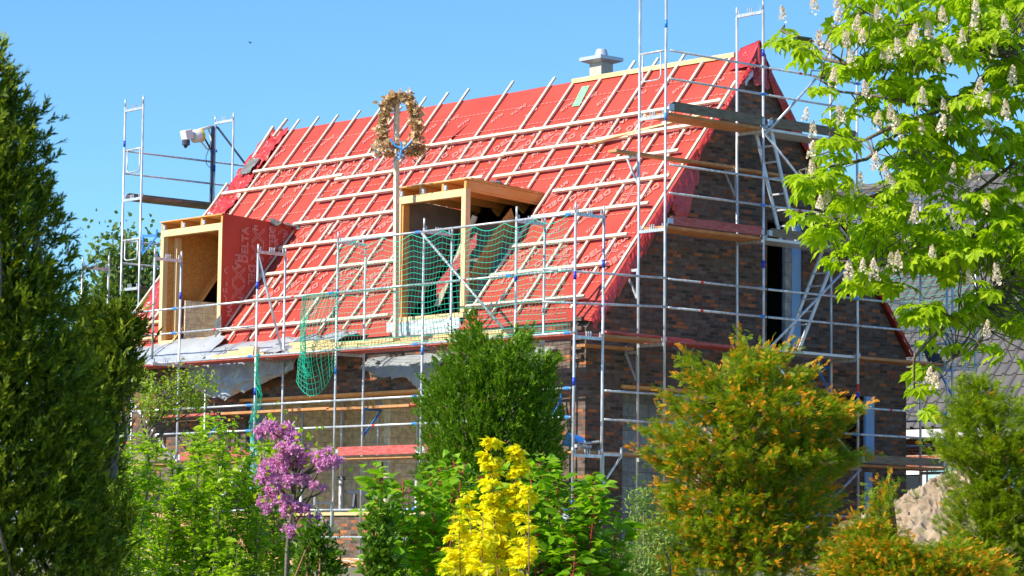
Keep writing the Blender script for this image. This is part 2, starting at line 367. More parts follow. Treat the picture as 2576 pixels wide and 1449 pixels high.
for a0, a1, iv in [(1.2, 2.1, [(-4.1, None)]), (2.1, 4.7, [(-.76, None)]), (4.7, 5.43, [(-4.1, None)]), (5.43, 5.75, [(-4.1, None)]), (5.75, 6.72, [(-4.1, .15), (2.5, None)]),
                   (6.72, 7.2, [(-4.1, None)]), (7.2, 8.7, [(-4.1, -1.8), (-.66, None)]), (8.7, 9.66, [(-4.1, None)])]:
    for z0, z1 in iv: prism(mb, a0, a1, z0, zt(a0) if z1 is None else z1, zt(a1) if z1 is None else z1, fg)
mb.build('wall', 'brick', house)['label'] = 'shaded gable wall of dark brown brick'
# stepped sunlit brick returns where the corner is still open
mb = MB()
for i in range(9):
    z = -.35+.083*i
    if i % 2 == 0: mb.box((1.13, 1.05, z), (1.2, 1.3, z+.07))
mb.build('corner_bricks', 'brick', house)
mb = MB()
for y0, y1, z0, z1 in [(1.33, 4, -4.1, .3), (4, 8.5, -4.1, -3.8), (4, 8.5, -.7, .3), (8.5, 16, -4.1, .3)]: mb.box((9.33, y0, z0), (9.66, y1, z1))  # unseen wide opening added at the back to let skylight into the rooms
mb.build('wall', 'brick', house)
mb = MB(); fb = lambda a, t, z: (a, 15.67+.33*t, z)
for a0, a1 in ((1.53, 5.43), (5.43, 9.33)): prism(mb, a0, a1, -4.1, zt(a0), zt(a1), fb)
mb.build('wall', 'brick', house)
# plinth, reveals, insulation
MB().box((1.17, 1.34, -4.1), (1.197, 15.9, -3.86)).build('plinth', 'white', house)
for nm, a, b in [('insulation_panel', (1.3, 10.78, -3.05), (1.5, 10.947, -.724)), ('insulation_panel', (6.47, 1.04, .154), (6.717, 1.3, 2.497)), ('insulation_panel', (8.45, .96, -1.79), (8.69, 1.02, -.66)), ('insulation_panel', (8.45, 1.0, -3.9), (8.65, .97, -2.1))]:
    MB().box(a, b).build(nm, 'insulation', house)
MB().box((6.30, 1.05, .152), (6.468, 1.11, 2.498)).build('block_pier', 'grey_block', house)
MB().box((1.16, 5.25, -3.05), (1.56, 10.98, -2.99)).build('window_sill', 'fresh_timber', house)
MB().box((1.14, 5.1, -.775), (1.5, 11.1, -.722)).build('lintel', 'dormer_wood', house)
MB().box((2.05, .96, -.82), (4.75, 1.3, -.762)).build('lintel', 'dormer_wood', house)
# inside, ground floor
MB().box((1.54, 1.34, -.58), (9.3, 15.6, -.36)).build('ceiling_slab', 'concrete', house)
MB().box((1.54, 1.34, -4.05), (9.3, 15.6, -3.95)).build('floor_slab', 'concrete', house)
mb = MB()
for a0, a1, z0 in [(1.34, 6.1, -3.95), (6.1, 6.95, -1.9), (6.95, 9.2, -3.95), (9.2, 10.2, -1.9), (10.2, 15.6, -3.95)]: mb.box((3.9, a0, z0), (4.1, a1, -.6))
mb.build('inner_wall', 'block', house)
for a, b in (((2.6, 8.1, -3.95), (3.88, 8.3, -.6)), ((1.6, 11.2, -3.95), (3.88, 11.4, -.6)), ((1.6, 5.0, -3.95), (3.2, 5.2, -.6))): MB().box(a, b).build('inner_wall', 'block', house)
MB().box((2.15, 1.9, -3.95), (4.65, 2.1, -.6)).build('inner_wall', 'grey_block', house)
MB().box((2.9, 2.9, -3.9), (3.88, 3.1, -.6)).build('inner_wall', 'block', house)
# steel fixed inside upper window
mb = MB(); mb.tube([(5.95, 1.5, .2), (6.1, 1.5, 2.4)], .03); mb.tube([(6.1, 1.6, .2), (6.05, 1.6, 1.6)], .02); mb.build('strut', 'galvanised', house)
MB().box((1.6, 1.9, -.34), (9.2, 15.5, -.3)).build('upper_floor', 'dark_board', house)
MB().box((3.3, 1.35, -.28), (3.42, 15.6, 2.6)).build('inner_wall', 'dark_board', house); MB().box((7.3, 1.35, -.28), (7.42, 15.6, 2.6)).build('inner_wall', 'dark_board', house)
MB().box((1.62, 14.5, -.3), (3.3, 14.6, 1.4)).build('inner_wall', 'block', house)

# roof membrane ------------------------------------------------------------
D1 = (12.2, 14.4, 3.1); D2 = (4.55, 6.5, 3.12)
def roof_sheet():
    mb = MB(); xs = np.arange(1.22, XR+.001, (XR-1.22)/60); ys = np.linspace(.93, YE, 216); idx = {}
    def P(x, y):
        edge = max(0, (y-15.2))/.9; h = .010*nz(x*1.5, y*.7, 2, 1.3)+.008*nz(x*4, y*1.1, 5, 1)+edge*.09*nz(x, y, 9, 3.5)-max(0, 1.35-y)*.12
        h += (.02*nz(x, y, 4, 2)-.02)*(x < 1.5)
        return (x-h*.78, y, zr(x)+h*.62)
    for j, y in enumerate(ys):
        for i, x in enumerate(xs): idx[i, j] = len(mb.v); mb.v.append(P(x, y))
    for j in range(len(ys)-1):
        for i in range(len(xs)-1):
            x = (xs[i]+xs[i+1])/2; y = (ys[j]+ys[j+1])/2
            if (D1[0] < y < D1[1] and x < 3.36 and x > 1.42) or (D2[0] < y < D2[1] and x < 3.3 and x > 1.40): continue
            if x < 1.42 and (D1[0]+.05 < y < D1[1] or D2[0] < y < D2[1]) : continue
            mb.f.append((idx[i, j], idx[i, j+1], idx[i+1, j+1], idx[i+1, j]))
    mb.smooth = True; return mb
roof = roof_sheet().build('roof', 'membrane', house)
roof['label'] = 'steep roof slope under red printed membrane'
mb = grid(lambda a, b: (XR+a*4.35, .95+b*(YE-.95), zr(XR+a*4.35)+.012*nz(a*8, b*14)), 24, 80); mb.build('rear_slope', 'membrane', roof)
# rafters beneath
mb = MB()
for y in np.arange(1.6, 16, .73):
    if D1[0] < y < D1[1] or D2[0] < y < D2[1]:
        mb.bar((3.4, y, zr(3.4)-.27), (XR, y, zr(XR)-.27), .06, .18)
    else: mb.bar((1.4, y, zr(1.4)-.27), (XR, y, zr(XR)-.27), .06, .18)
    mb.bar((XR, y, zr(XR)-.27), (9.6, y, zr(9.6)-.27), .06, .18)
mb.build('rafters', 'dormer_wood', roof)
# gable verge: torn membrane lapping over the brick
def verge(name, x0, x1, wfn, n, off, m='membrane_crumple', ragged=.05):
    mb = MB(); nv = 7
    n *= 2
    for i in range(n+1):
        x = x0+(x1-x0)*i/n; wd = wfn(x)*(1+.25*nz(x, 1, 3, 9))+ragged*nz(x, 7, 1, 22)
        for j in range(nv+1):
            t = j/nv; y = .93-.055*math.sin(t*2.2)-.05*nz(x, t, off, 7)*t-.03-.030*nz(x*1.4, t*.5-x*.8, off, 17)*min(1, t*3)
            mb.v.append((x, y, zr(x)+.03-wd*t+.02*nz(x*3, t*2, off, 2)))
    for i in range(n):
        for j in range(nv): a = i*(nv+1)+j; mb.f.append((a, a+1, a+nv+2, a+nv+1))
    mb.smooth = True; return mb.build(name, m, roof)
def lerp(x, pts):
    for (a, b), (c, d) in zip(pts, pts[1:]):
        if x <= c: return b+(d-b)*max(0, x-a)/(c-a)
    return pts[-1][1]
verge('verge_flap', 1.22, 3.15, lambda x: lerp(x, [(1.2, .22), (1.5, .34), (2.3, .36), (2.9, .30), (3.15, .26)]), 90, 1, ragged=.09)
verge('verge_flap', 3.13, 3.80, lambda x: lerp(x, [(3.1, .28), (3.25, .60), (3.5, .95), (3.78, .62)]), 26, 2, ragged=.12)
verge('verge_flap', 3.80, 4.95, lambda x: lerp(x, [(3.8, .20), (4.1, .12), (4.95, .05)]), 40, 4)
verge('verge_flap', 4.93, 5.28, lambda x: .12, 12, 5)
verge('verge_flap', 5.62, 9.7, lambda x: lerp(x, [(5.6, .35), (6.3, .42), (6.6, .28), (9.7, .17)]), 90, 6, 'membrane', .02)
# hood over the apex
mb = grid(lambda a, b: (5.18+.52*a+.03*nz(a*6, b*3, 1), .92-.10*b*math.sin(math.pi*a)-.04*math.sin(a*19+b), zr(5.18+.52*a)+.05+.13*math.exp(-((5.18+.52*a-XR)/.13)**2)-(.18+.62*math.sin(math.pi*min(1, a*.95))**.8)*b), 22, 14)
mb.build('ridge_hood', 'membrane_crumple', roof)
mb = grid(lambda a, b: (5.1+.66*a, .90+.5*b, zr(5.1+.66*a)+.06+.13*math.exp(-((5.1+.66*a-XR)/.13)**2)*(1-b*.6)+.03*nz(a*4, b*4, 3)), 16, 10); mb.build('ridge_hood', 'membrane_crumple', roof)
mb = grid(lambda a, b: (5.0+.2*a, .9-.05*b, zr(5.0+.2*a)-.03-.16*b*(1+.6*nz(a*5, 3))), 8, 5); mb.build('torn_lining', 'foil', roof)
# crumpled edge at the far verge
for x0, x1, am, k in [(1.4, 3.9, .10, 2), (3.7, 5.45, .16, 3)]:
    mb = grid(lambda a, b: (x0+(x1-x0)*a-.05*nz(a*7, b*5, k), 15.35+.85*b+.05*nz(a*11, b, k), zr(x0+(x1-x0)*a)+.05+am*abs(nz(a*8, b*4, k))+am*.4*nz(a*21, b*11, k)-.12*(b > .9)), 50, 22)
    mb.build('crumpled_edge', 'membrane_crumple', roof)
mb = grid(lambda a, b: (4.45+.3*a, 15.5+.4*b, zr(4.5+.3*a)+.12+.06*nz(a*5, b*6, 4)), 8, 8); mb.build('torn_lining', 'membrane_grey', roof)
# loose flap on the roof and green repair tape
mb = MB(); mb.poly([(4.62, 8.95, zr(4.62)+.03), (4.95, 8.62, zr(4.95)+.02), (4.62, 8.80, zr(4.62)+.10), (4.55, 8.6, zr(4.55)+.02)], [(0, 2, 1), (0, 3, 2)]); mb.build('loose_flap', 'membrane_crumple', roof)
mb = grid(lambda a, b: (4.93+.36*a-.012, 5.27+.22*b+.10*a, zr(4.93+.36*a)+.014+.004*nz(a*9, b*9)), 8, 5); mb.build('repair_tape', 'tape_green', roof)

# printed lettering on the membrane (outlined letters, diagonal to the roll)
def text_mesh(s, size, outline=.010):
    c = bpy.data.curves.new('t', 'FONT'); c.body = s; c.size = size; c.align_x = 'CENTER'; c.align_y = 'CENTER'
    if outline: c.fill_mode = 'NONE'; c.bevel_depth = outline; c.bevel_resolution = 0; c.resolution_u = 2; c.space_character = 1.08
    else: c.resolution_u = 2
    o = bpy.data.objects.new('t', c); COL.objects.link(o); bpy.context.view_layer.update()
    me = o.evaluated_get(bpy.context.evaluated_depsgraph_get()).to_mesh()
    V = np.array([v.co[:] for v in me.vertices]); Fc = [tuple(p.vertices) for p in me.polygons]
    bpy.data.objects.remove(o); bpy.data.curves.remove(c)
    V[:, 2] *= .25 if outline else 0
    return V, Fc
def motif(outw=.0065):
    V = []; Fc = []
    def addt(s, size, x, y, sx=1., sy=1., ol=outw, rot=0):
        v, f = text_mesh(s, size, ol); v = v*np.array([sx, sy, 1]); c, s_ = math.cos(rot), math.sin(rot)
        v = np.stack([v[:, 0]*c-v[:, 1]*s_+x, v[:, 0]*s_+v[:, 1]*c+y, v[:, 2]], 1)
        n = sum(len(a) for a in V); V.append(v); Fc.extend([tuple(i+n for i in p) for p in f])
    addt('DELTA', .235, -.02, .37); addt('MA', .22, -.42, .02); addt('XX', .44, .02, .03, 1.05)
    addt('PLUS', .15, .47, .10, ol=.006)
    addt('DELTA', .235, .08, -.31, rot=math.pi); addt('MA', .17, .60, -.16, rot=math.pi, ol=.006)
    return np.concatenate(V), Fc
MO_V, MO_F = motif()
def smalltext(s, size):
    v, f = text_mesh(s, size, .005); return v, f
PL = smalltext('PLUS', .16); XA = smalltext('DELTA', .17)
pr = MB()
nrm = np.array([-SL, 0, 1]); nrm /= np.linalg.norm(nrm); ups = np.array([1, 0, SL]); ups /= np.linalg.norm(ups); rgt = np.array([0, -1., 0])
def blocked(x, y):
    return (D1[0]-.1 < y < D1[1]+.1 and x < 3.5) or (D2[0]-.1 < y < D2[1]+.1 and x < 3.45)
def stamp(MV, MF, x, y, ang, sc=1, slack=.5):
    o = np.array([x, y, zr(x)])+nrm*.024; c, s_ = math.cos(ang), math.sin(ang)
    e1 = rgt*c+ups*s_; e2 = -rgt*s_+ups*c; V = MV*sc; W = o+V[:, 0:1]*e1+V[:, 1:2]*e2+V[:, 2:3]*nrm
    keep = (W[:, 0] > 1.27) & (W[:, 0] < XR-.05) & (W[:, 1] > 1.02) & (W[:, 1] < 15.9)
    for i in np.nonzero(keep)[0]:
        if blocked(W[i, 0], W[i, 1]): keep[i] = False
    n = len(pr.v); pr.v += [tuple(p) for p in W]; pr.f += [tuple(i+n for i in f) for f in MF if all(keep[i] for i in f)]
A = math.radians(47)
for r_, (x, off) in enumerate([(4.33, .1), (3.22, .45), (2.15, .2)]):
    for k in range(12):
        stamp(MO_V, MO_F, x, 1.4+off+k*1.27, A, .95)
for x, off in [(4.95, .2), (3.86, .5), (2.68, .1), (1.55, .4)]:
    for k in range(15):
        y = 1.3+off+k*1.04; stamp(*PL, x, y, A+math.pi, .8)
        if k % 2: stamp(*XA, x+.1, y+.5, A+math.pi, .7)
for x in (5.08, 4.72, 3.98, 3.64, 2.86, 2.52, 1.78, 1.42):     # dashed lines along the rolls
    for y in np.arange(1.1, 15.8, .13):
        if blocked(x, y): continue
        o = np.array([x, y, zr(x)])+nrm*.022; pr.poly([o-ups*.006, o+rgt*.085-ups*.006, o+rgt*.085+ups*.006, o+ups*.006], [(0, 1, 2, 3)])
pr.build('membrane_print', 'print', roof)

# battens -------------------------------------------------------------------
def ontop(x, y, h): return np.array([x, y, zr(x)])+nrm*h
YC = [(15.17, 1.3, 5.6), (14.42, 3.4, 5.6), (13.7, 3.4, 5.55), (12.96, 3.42, 5.56), (12.2, 3.4, 5.62), (11.73, 1.32, 4.12), (11.0, 1.31, 4.3), (10.78, 3.0, 5.6), (10.3, 1.31, 3.0), (10.05, 2.8, 5.62), (9.58, 1.33, 3.2), (9.39, 3.0, 5.62),
      (8.76, 1.35, 4.64), (8.01, 1.35, 5.62), (7.32, 1.35, 4.62), (6.61, 3.5, 5.55), (6.0, 3.6, 4.2), (5.85, 4.0, 5.38), (5.11, 3.5, 5.36), (4.4, 1.38, 5.60), (3.64, 1.36, 5.58), (2.95, 1.36, 5.58), (2.28, 1.36, 5.36), (1.56, 1.38, 5.34), (.98, 2.9, 4.0)]
YC = [(15.17, 1.3, 5.6), (14.45, 3.4, 5.58), (13.7, 3.4, 5.55), (12.96, 3.42, 5.56), (12.2, 1.33, 5.62), (11.73, 1.32, 2.4), (11.47, 2.2, 5.5), (10.96, 1.31, 3.3), (10.78, 3.1, 5.6), (10.3, 1.31, 2.9), (10.07, 2.7, 5.62), (9.58, 1.33, 3.1), (9.39, 2.9, 5.62),
      (8.76, 1.35, 4.64), (8.01, 1.35, 5.62), (7.32, 1.35, 4.62), (6.65, 1.37, 5.55), (5.9, 3.55, 5.36), (5.11, 3.5, 5.36), (4.4, 1.38, 5.60), (3.7, 1.36, 5.58), (3.0, 1.36, 5.58), (2.28, 1.36, 5.36), (1.56, 1.38, 5.34), (.99, 1.6, 4.9)]
def ex(x, y, h):                       # continue the slope line past the ridge
    return np.array([x, y, ZE+SL*(x-XW)])+nrm*h
for y, a, b in YC:
    MB().bar(ex(a, y, .042), ex(b, y+random.uniform(-.02, .02), .042), .056, .035, nrm).build('counter_batten', 'batten', roof)
HB = [(4.56, 1.0, 6.55, 0), (4.55, 6.45, 12.9, .008), (4.56, 12.8, 15.4, 0), (4.18, 1.16, 3.9, .02), (4.16, 3.0, 6.65, 0), (4.14, 6.5, 11.9, .008), (4.2, 11.7, 12.6, .03), (4.20, 12.5, 16.05, 0), (3.78, 1.3, 6.4, 0), (3.79, 6.75, 12.05, 0) ,
      (3.36, 1.1, 4.2, 0), (3.36, 6.75, 12.3, 0), (2.94, 1.2, 4.35, 0), (2.94, 6.8, 12.28, 0), (2.46, 1.24, 4.40, 0), (2.45, 6.85, 12.2, 0), (2.02, 1.3, 4.45, 0), (1.96, 6.85, 12.28, 0), (1.52, 1.34, 4.63, 0), (1.50, 6.79, 12.25, 0)]
for x, y0, y1, h in HB:
    MB().bar(ontop(x, y0, .082+h), ontop(x+random.uniform(-.02, .02), y1, .082+h), .07, .046, nrm).build('batten', 'batten', roof)
MB().bar((5.37, 1.5, 5.60), (5.37, 5.97, 5.62), .05, .09).build('ridge_batten', 'fresh_timber', roof)
MB().bar(ontop(4.32, 1.1, .12), ontop(4.10, 4.0, .12), .05, .05, nrm).build('batten', 'fresh_timber', roof)
for a, b in [((5.5, 15.95), (4.9, 15.9)), ((5.62, 15.6), (5.3, 15.7)), ((4.4, 16.12), (3.6, 16.12)), ((3.9, 16.1), (1.5, 16.1))]:
    MB().bar(ex(a[0], a[1], .09), ex(b[0], b[1], .06), .06, .05, nrm).build('verge_board', 'batten', roof)
# left-hand roof end beyond the dormer
MB().bar(ontop(1.9, 14.6, .06), ontop(2.9, 15.6, .10), .06, .05, nrm).build('batten', 'batten', roof)
for x in (1.45, 1.75): MB().bar(ontop(x, 14.5, .08), ontop(x, 16.0, .08), .06, .05, nrm).build('batten', 'fresh_timber', roof)

# dormers -------------------------------------------------------------------
def dormer(y0, y1, xf, zb, zt_, xe, closed, lab):
    d = empty('dormer', (0, 0, 0)); d.parent = house; ORG[d] = ORG[house]; d.location = (0, 0, 0); d['label'] = lab
    st = .11
    def P(nm, a, b, m): return MB().box(a, b).build(nm, m, d, bevel=.004)
    zh = zt_-.32                                            # underside of head beam
    P('post', (xf, y0, zb), (xf+.12, y0+st*1.1, zh-.002), 'stud_wood'); P('post', (xf, y1-st, zb), (xf+.12, y1, zh-.002), 'stud_wood')
    P('head_beam', (xf, y0, zh), (xf+.12, y1, zh+.14), 'stud_wood')
    P('sill_beam', (xf-.01, y0+.02, zb-.10), (xf+.16, y1-.02, zb-.002), 'stud_wood')
    n = 4
    for i in range(n):                                      # roof joists standing on the head beam
        y = y0+.03+(y1-y0-.06)*i/(n-1); a = (xf+.01, y, zh+.22); b = (xe+.1, y, zh+.10)
        MB().bar(a, b, .06, .155).build('joist', 'dormer_wood' if i else 'dormer_wood', d)
        if 0 < i < n: MB().box((xf-.012, y-.13, zh+.145), (xf+.03, y-.06, zh+.24)).build('joist_hanger', 'zinc', d)
    mb = MB(); zt2 = zh+.305
    mb.poly([(xf-.02, y0-.01, zt2), (xe+.25, y0-.01, zt2-.12), (xe+.25, y1+.01, zt2-.12), (xf-.02, y1+.01, zt2), (xf-.02, y0-.01, zt2+.022), (xe+.25, y0-.01, zt2-.098), (xe+.25, y1+.01, zt2-.098), (xf-.02, y1+.01, zt2+.022)],
            [(0, 3, 2, 1), (4, 5, 6, 7), (0, 1, 5, 4), (1, 2, 6, 5), (2, 3, 7, 6), (3, 0, 4, 7)])
    mb.build('roof_panel', 'dormer_wood', d)
    def tri(y, th, nm, m, x0=None):
        x0 = x0 or xf+.125; mb = MB(); zz = zr(x0)-.25
        P_ = [(x0, y, zb), (x0, y, zh+.14), (xe, y, zh+.02), (xe, y, zr(xe)-.1), (x0+.25, y, zr(x0+.25)-.3)]
        Q = [(a, y+th, c) for a, _, c in P_]; k = len(P_)
        mb.poly(P_+Q, [tuple(range(k)), tuple(reversed(range(k, 2*k)))]+[(i, i+k, (i+1) % k+k, (i+1) % k) for i in range(k)])
        return mb.build(nm, m, d)
    return d, tri, zh, P
d1, tri, zh, P = dormer(12.22, 14.42, 1.42, .62, 3.13, 3.35, True, 'closed dormer frame with red membrane on its side')
tri(14.33, .03, 'cheek', 'osb')
tri(12.26, .02, 'cheek', 'osb')
MB().bar((1.5, 14.28, .4), (3.0, 14.28, 2.4), .05, .2, (0, 1, 0)).build('rafter', 'dormer_wood', d1)
P('stud', (1.7, 14.22, .6), (1.82, 14.32, zh), 'stud_wood')
MB().box((1.9, 14.15, -.1), (3.3, 14.2, 1.5)).build('inner_wall', 'block', d1); MB().box((3.2, 12.35, -.1), (3.26, 14.1, 1.9)).build('inner_wall', 'block', d1)
# side cladding of membrane
ck = grid(lambda a, b: (1.42+a*2.02, 12.205-.012*nz(a*3, b*3, 1)-.004, max(zr(1.42+a*2.02)+.02, .68)+(zh+.33-.12*a-max(zr(1.42+a*2.02)+.02, .68))*b), 30, 24)
ck.f = [f for f in ck.f]; ckp = ck.build('side_membrane', 'membrane', d1)
pc = MB()
def stampc(MV, MF, x, z, ang, sc=1):
    c, s_ = math.cos(ang), math.sin(ang); V = MV*sc
    W = np.stack([x+V[:, 0]*c-V[:, 1]*s_, 12.178-V[:, 2]*.5, z+V[:, 0]*s_+V[:, 1]*c], 1)
    keep = (W[:, 0] > 1.44) & (W[:, 2] < zh+.24-.06*(W[:, 0]-1.4)) & (W[:, 2] > np.array([zr(a)+.1 for a in W[:, 0]])) & (W[:, 2] > .75)
    n = len(pc.v); pc.v += [tuple(p) for p in W]; pc.f += [tuple(i+n for i in f) for f in MF if all(keep[i] for i in f)]
stampc(MO_V, MO_F, 2.35, 2.55, math.pi/2); stampc(MO_V, MO_F, 1.78, 1.75, -math.pi/2); stampc(MO_V, MO_F, 2.9, 3.1, -math.pi/2, .8)
for k in range(26):
    x = 1.55+k*.07; z = .9+k*.093; 
    if z > zr(x)+.03: pc.poly([(x, 12.178, z), (x+.035, 12.178, z+.047), (x+.035, 12.178, z+.06), (x, 12.178, z+.013)], [(0, 1, 2, 3)])
pc.build('membrane_print', 'print', ckp)
mb = grid(lambda a, b: (2.62+.85*a, 12.14+.18*b-.06*math.sin(a*9), zh+.30-.1*a+.10*abs(nz(a*4, b*3, 5))-.14*(b < .3)*(nz(a*5, 1)+.5)), 20, 10); mb.build('folded_lining', 'membrane_grey', d1)
mb = grid(lambda a, b: (3.2+.3*a, 12.15-.03*nz(a*5, b*5, 2), zh+.22-.40*b-.05*a), 8, 8); mb.build('loose_flap', 'membrane_crumple', d1)
mb = grid(lambda a, b: (1.38+.05*math.sin(a*5), 12.1+.16*a+.04*b, .55+.65*b*(1-.5*a)), 6, 10); mb.build('loose_lining', 'membrane_grey', d1)
d2, tri2, zh2, P2 = dormer(4.55, 6.55, 1.42, .68, 3.16, 3.35, False, 'open dormer frame of bare orange timber without side wall')
MB().bar((1.55, 4.6, zh2+.225), (3.42, 4.6, zh2+.11), .07, .26).build('side_beam', 'dormer_wood', d2)
MB().box((1.45, 6.40, .5), (1.60, 6.50, zh2)).build('post', 'dormer_wood', d2)
tri2(6.56, .03, 'cheek', 'back_cloth')
mb = MB(); mb.poly([(1.9, 4.78, .75), (1.98, 4.80, .70), (3.05, 4.80, 2.1), (2.75, 4.78, 2.75), (2.45, 4.78, 2.42), (1.62, 4.78, 1.25)], [(0, 1, 2, 3, 4, 5)])
mb.poly([(x, y+.02, z) for x, y, z in mb.v[:6]], [(5, 4, 3, 2, 1, 0)]); mb.build('loose_board', 'osb', d2)
mb = grid(lambda a, b: (3.25+.3*a+.04*math.sin(b*8)-.75*b, 4.62-.15*b-.05*nz(a*4, b*7, 1), zh2+.1-.95*b+.06*a), 10, 20); mb.build('hanging_membrane', 'membrane_crumple', d2)
mb = grid(lambda a, b: (2.1+1.35*a, 4.55+.25*b, zh2+.31-.10*a+.10*abs(nz(a*6, b*3, 7))*(.5+b)), 30, 10); mb.build('folded_lining', 'membrane_grey', d2)
mb = grid(lambda a, b: (1.5+.9*a, 4.50-.04*nz(a*4, b*3, 2), .72+1.15*a-.05+.28*b*(1+nz(a*5, 2))), 20, 6); mb.build('folded_lining', 'membrane_grey', d2)
MB().bar((1.9, 5.9, .9), (2.3, 5.3, 2.6), .06, .1).build('strut', 'batten', d2)
mb = grid(lambda a, b: (1.75+.3*a, 5.75-.8*a, 1.05+.95*a+.25*b), 6, 4); mb.build('hanging_membrane', 'membrane_crumple', d2)
MB().box((2.9, 4.6, -.2), (2.95, 6.5, 2.5)).build('back_board', 'back_cloth', d2)
mb = grid(lambda a, b: (1.33-.05*b+.02*nz(a*9, b*4, 1), 4.5+2.15*a, .58-.45*(1-b)+.02*nz(a*7, 3)), 40, 8); mb.build('foil_apron', 'foil', d2)
mb = grid(lambda a, b: (1.26+.12*b+.02*nz(a*19, b*4, 1), 1.35+3.1*a, .22+.20*b+.02*nz(a*7, 3)), 50, 6); mb.build('foil_apron', 'foil', house)

# chimney ---------------------------------------------------------------------
ch = empty('chimney', (0, 0, 0)); ch.parent = house; ORG[ch] = ORG[house]
cx, cy = 5.80, 5.60
MB().box((cx-.16, cy-.17, 4.6), (cx+.16, cy+.17, 5.98)).build('shaft', 'chimney_stone', ch)
MB().box((cx-.165, cy-.175, 4.6), (cx+.165, cy+.175, 5.46)).build('flashing', 'zinc', ch)
mb = MB(); s0, s1 = .17, .31
mb.poly([(cx+i*s0, cy+j*s0, 5.975) for i, j in ((-1, -1), (1, -1), (1, 1), (-1, 1))]+[(cx+i*s1, cy+j*s1, 6.03) for i, j in ((-1, -1), (1, -1), (1, 1), (-1, 1))]+[(cx+i*s1, cy+j*s1, 6.10) for i, j in ((-1, -1), (1, -1), (1, 1), (-1, 1))]+[(cx+i*s1*.5, cy+j*s1*.5, 6.13) for i, j in ((-1, -1), (1, -1), (1, 1), (-1, 1))],
        [(3, 2, 1, 0)]+[(a+i, a+(i+1) % 4, a+4+(i+1) % 4, a+4+i) for a in (0, 4, 8) for i in range(4)]+[(12, 13, 14, 15)])
mb.build('cap', 'zinc', ch)
MB().lathe((cx, cy, 6.11), [(.15, 0), (.14, .03), (.105, .15), (.09, .165), (.03, .17)]).build('cowl', 'zinc', ch, smooth=True)

# ================================================================ SCAFFOLDS
R_ = .0245
def P_tube(root, name, p, q, m='galvanised', r=R_, ends=False):
    mb = MB(); p = np.array(p, float); q = np.array(q, float)
    mb.tube([p, q], r, 10)
    return mb.build(name, m, root, smooth=True)
def coupler(part, c, m='blue', ax=(0, 1, 0), s=.12):
    c = np.array(c, float); ax = np.array(ax, float); mb = MB(); mb.tube([c-ax*s/2, c+ax*s/2], .030, 8); mb.bar(c-ax*s*.7, c+ax*s*.7, .02, .045)
    return mb.build('coupler', m, part)
def standard(root, x, y, z0, z1, bands=(), lean=(0, 0)):
    mb = MB(); p = np.array([x, y, z0]); q = np.array([x+lean[0], y+lean[1], z1])
    mb.tube([p, q-(0, 0, .18)], R_, 10); mb.tube([q-(0, 0, .18), q], .019, 10)
    z = z0+2
    while z < z1-.5: mb.tube([(x, y, z-.04), (x, y, z+.04)], .029, 10); z += 2
    if z0 < -3.8: mb.tube([p-(0, 0, .05), p-(0, 0, -.01)], [.07, .07], 4)
    o = mb.build('standard', 'galvanised', root, smooth=True)
    for z, m in bands: MB().tube([(x+lean[0]*(z-z0)/(z1-z0), y, z-.07), (x+lean[0]*(z-z0)/(z1-z0), y, z+.07)], .027, 10).build('marker_band', m, o, smooth=True)
    return o
def transom(root, p, q):                # U-shaped cross bar with pins
    p = np.array(p, float); q = np.array(q, float); d = q-p; L = np.linalg.norm(d); mb = MB()
    mb.bar(p, q, .045, .055)
    for t in (.08, .42, .5, .58, .9):
        c = p+d*t; mb.tube([c, c+(0, 0, .11)], .012, 6)
    return mb.build('transom', 'galvanised', root)
def deck(root, x0, x1, y0, y1, z, m='ply_under', nm='deck', n=2, along='y'):
    mb = MB(); g = .008
    for i in range(n):
        if along == 'y': a = x0+(x1-x0)*i/n; b = x0+(x1-x0)*(i+1)/n-g; mb.box((a, y0, z-.05), (b, y1-.03, z))
        else: a = y0+(y1-y0)*i/n; b = y0+(y1-y0)*(i+1)/n-g; mb.box((x0, a, z-.05), (x1-.03, b, z))
    return mb.build(nm, m, root, bevel=.003)
def board(root, p, q, h=.15, m='grey_wood', th=.035, nm='toe_board'):
    p = np.array(p, float); q = np.array(q, float); d = (q-p)/np.linalg.norm(q-p); up = np.array([0, 0, 1.]); side = np.cross(d, up)
    c = .05; mb = MB()
    pr_ = [p+up*0, q+up*0, q+up*(h-c), q-d*c*1.6+up*h, p+d*c*1.6+up*h, p+up*(h-c)]
    A_ = [a-side*th/2 for a in pr_]; B_ = [a+side*th/2 for a in pr_]
    mb.poly(A_+B_, [tuple(range(6)), tuple(reversed(range(6, 12)))]+[(i, i+6, (i+1) % 6+6, (i+1) % 6) for i in range(6)])
    o = mb.build(nm, m, root)
    for e, s_ in ((p, 1), (q, -1)): MB().box(e-side*.024+up*.01-d*.01, e+side*.024+up*(h-.045)+d*s_*.08).build('end_plate', 'zinc', o)
    return o
def bracket(root, p, dirv, L=.36, drop=.5, m='galvanised'):
    p = np.array(p, float); dv = np.array(dirv, float); mb = MB()
    mb.bar(p, p+dv*L, .04, .05); mb.bar(p+dv*L-(0, 0, .02), p-(0, 0, drop), .03, .03); mb.tube([p+dv*L-(0, 0, .05), p+dv*L+(0, 0, .13)], .02, 6); mb.tube([p+(0, 0, .03), p-(0, 0, drop)], .02, 6)
    return mb.build('console_bracket', m, root)
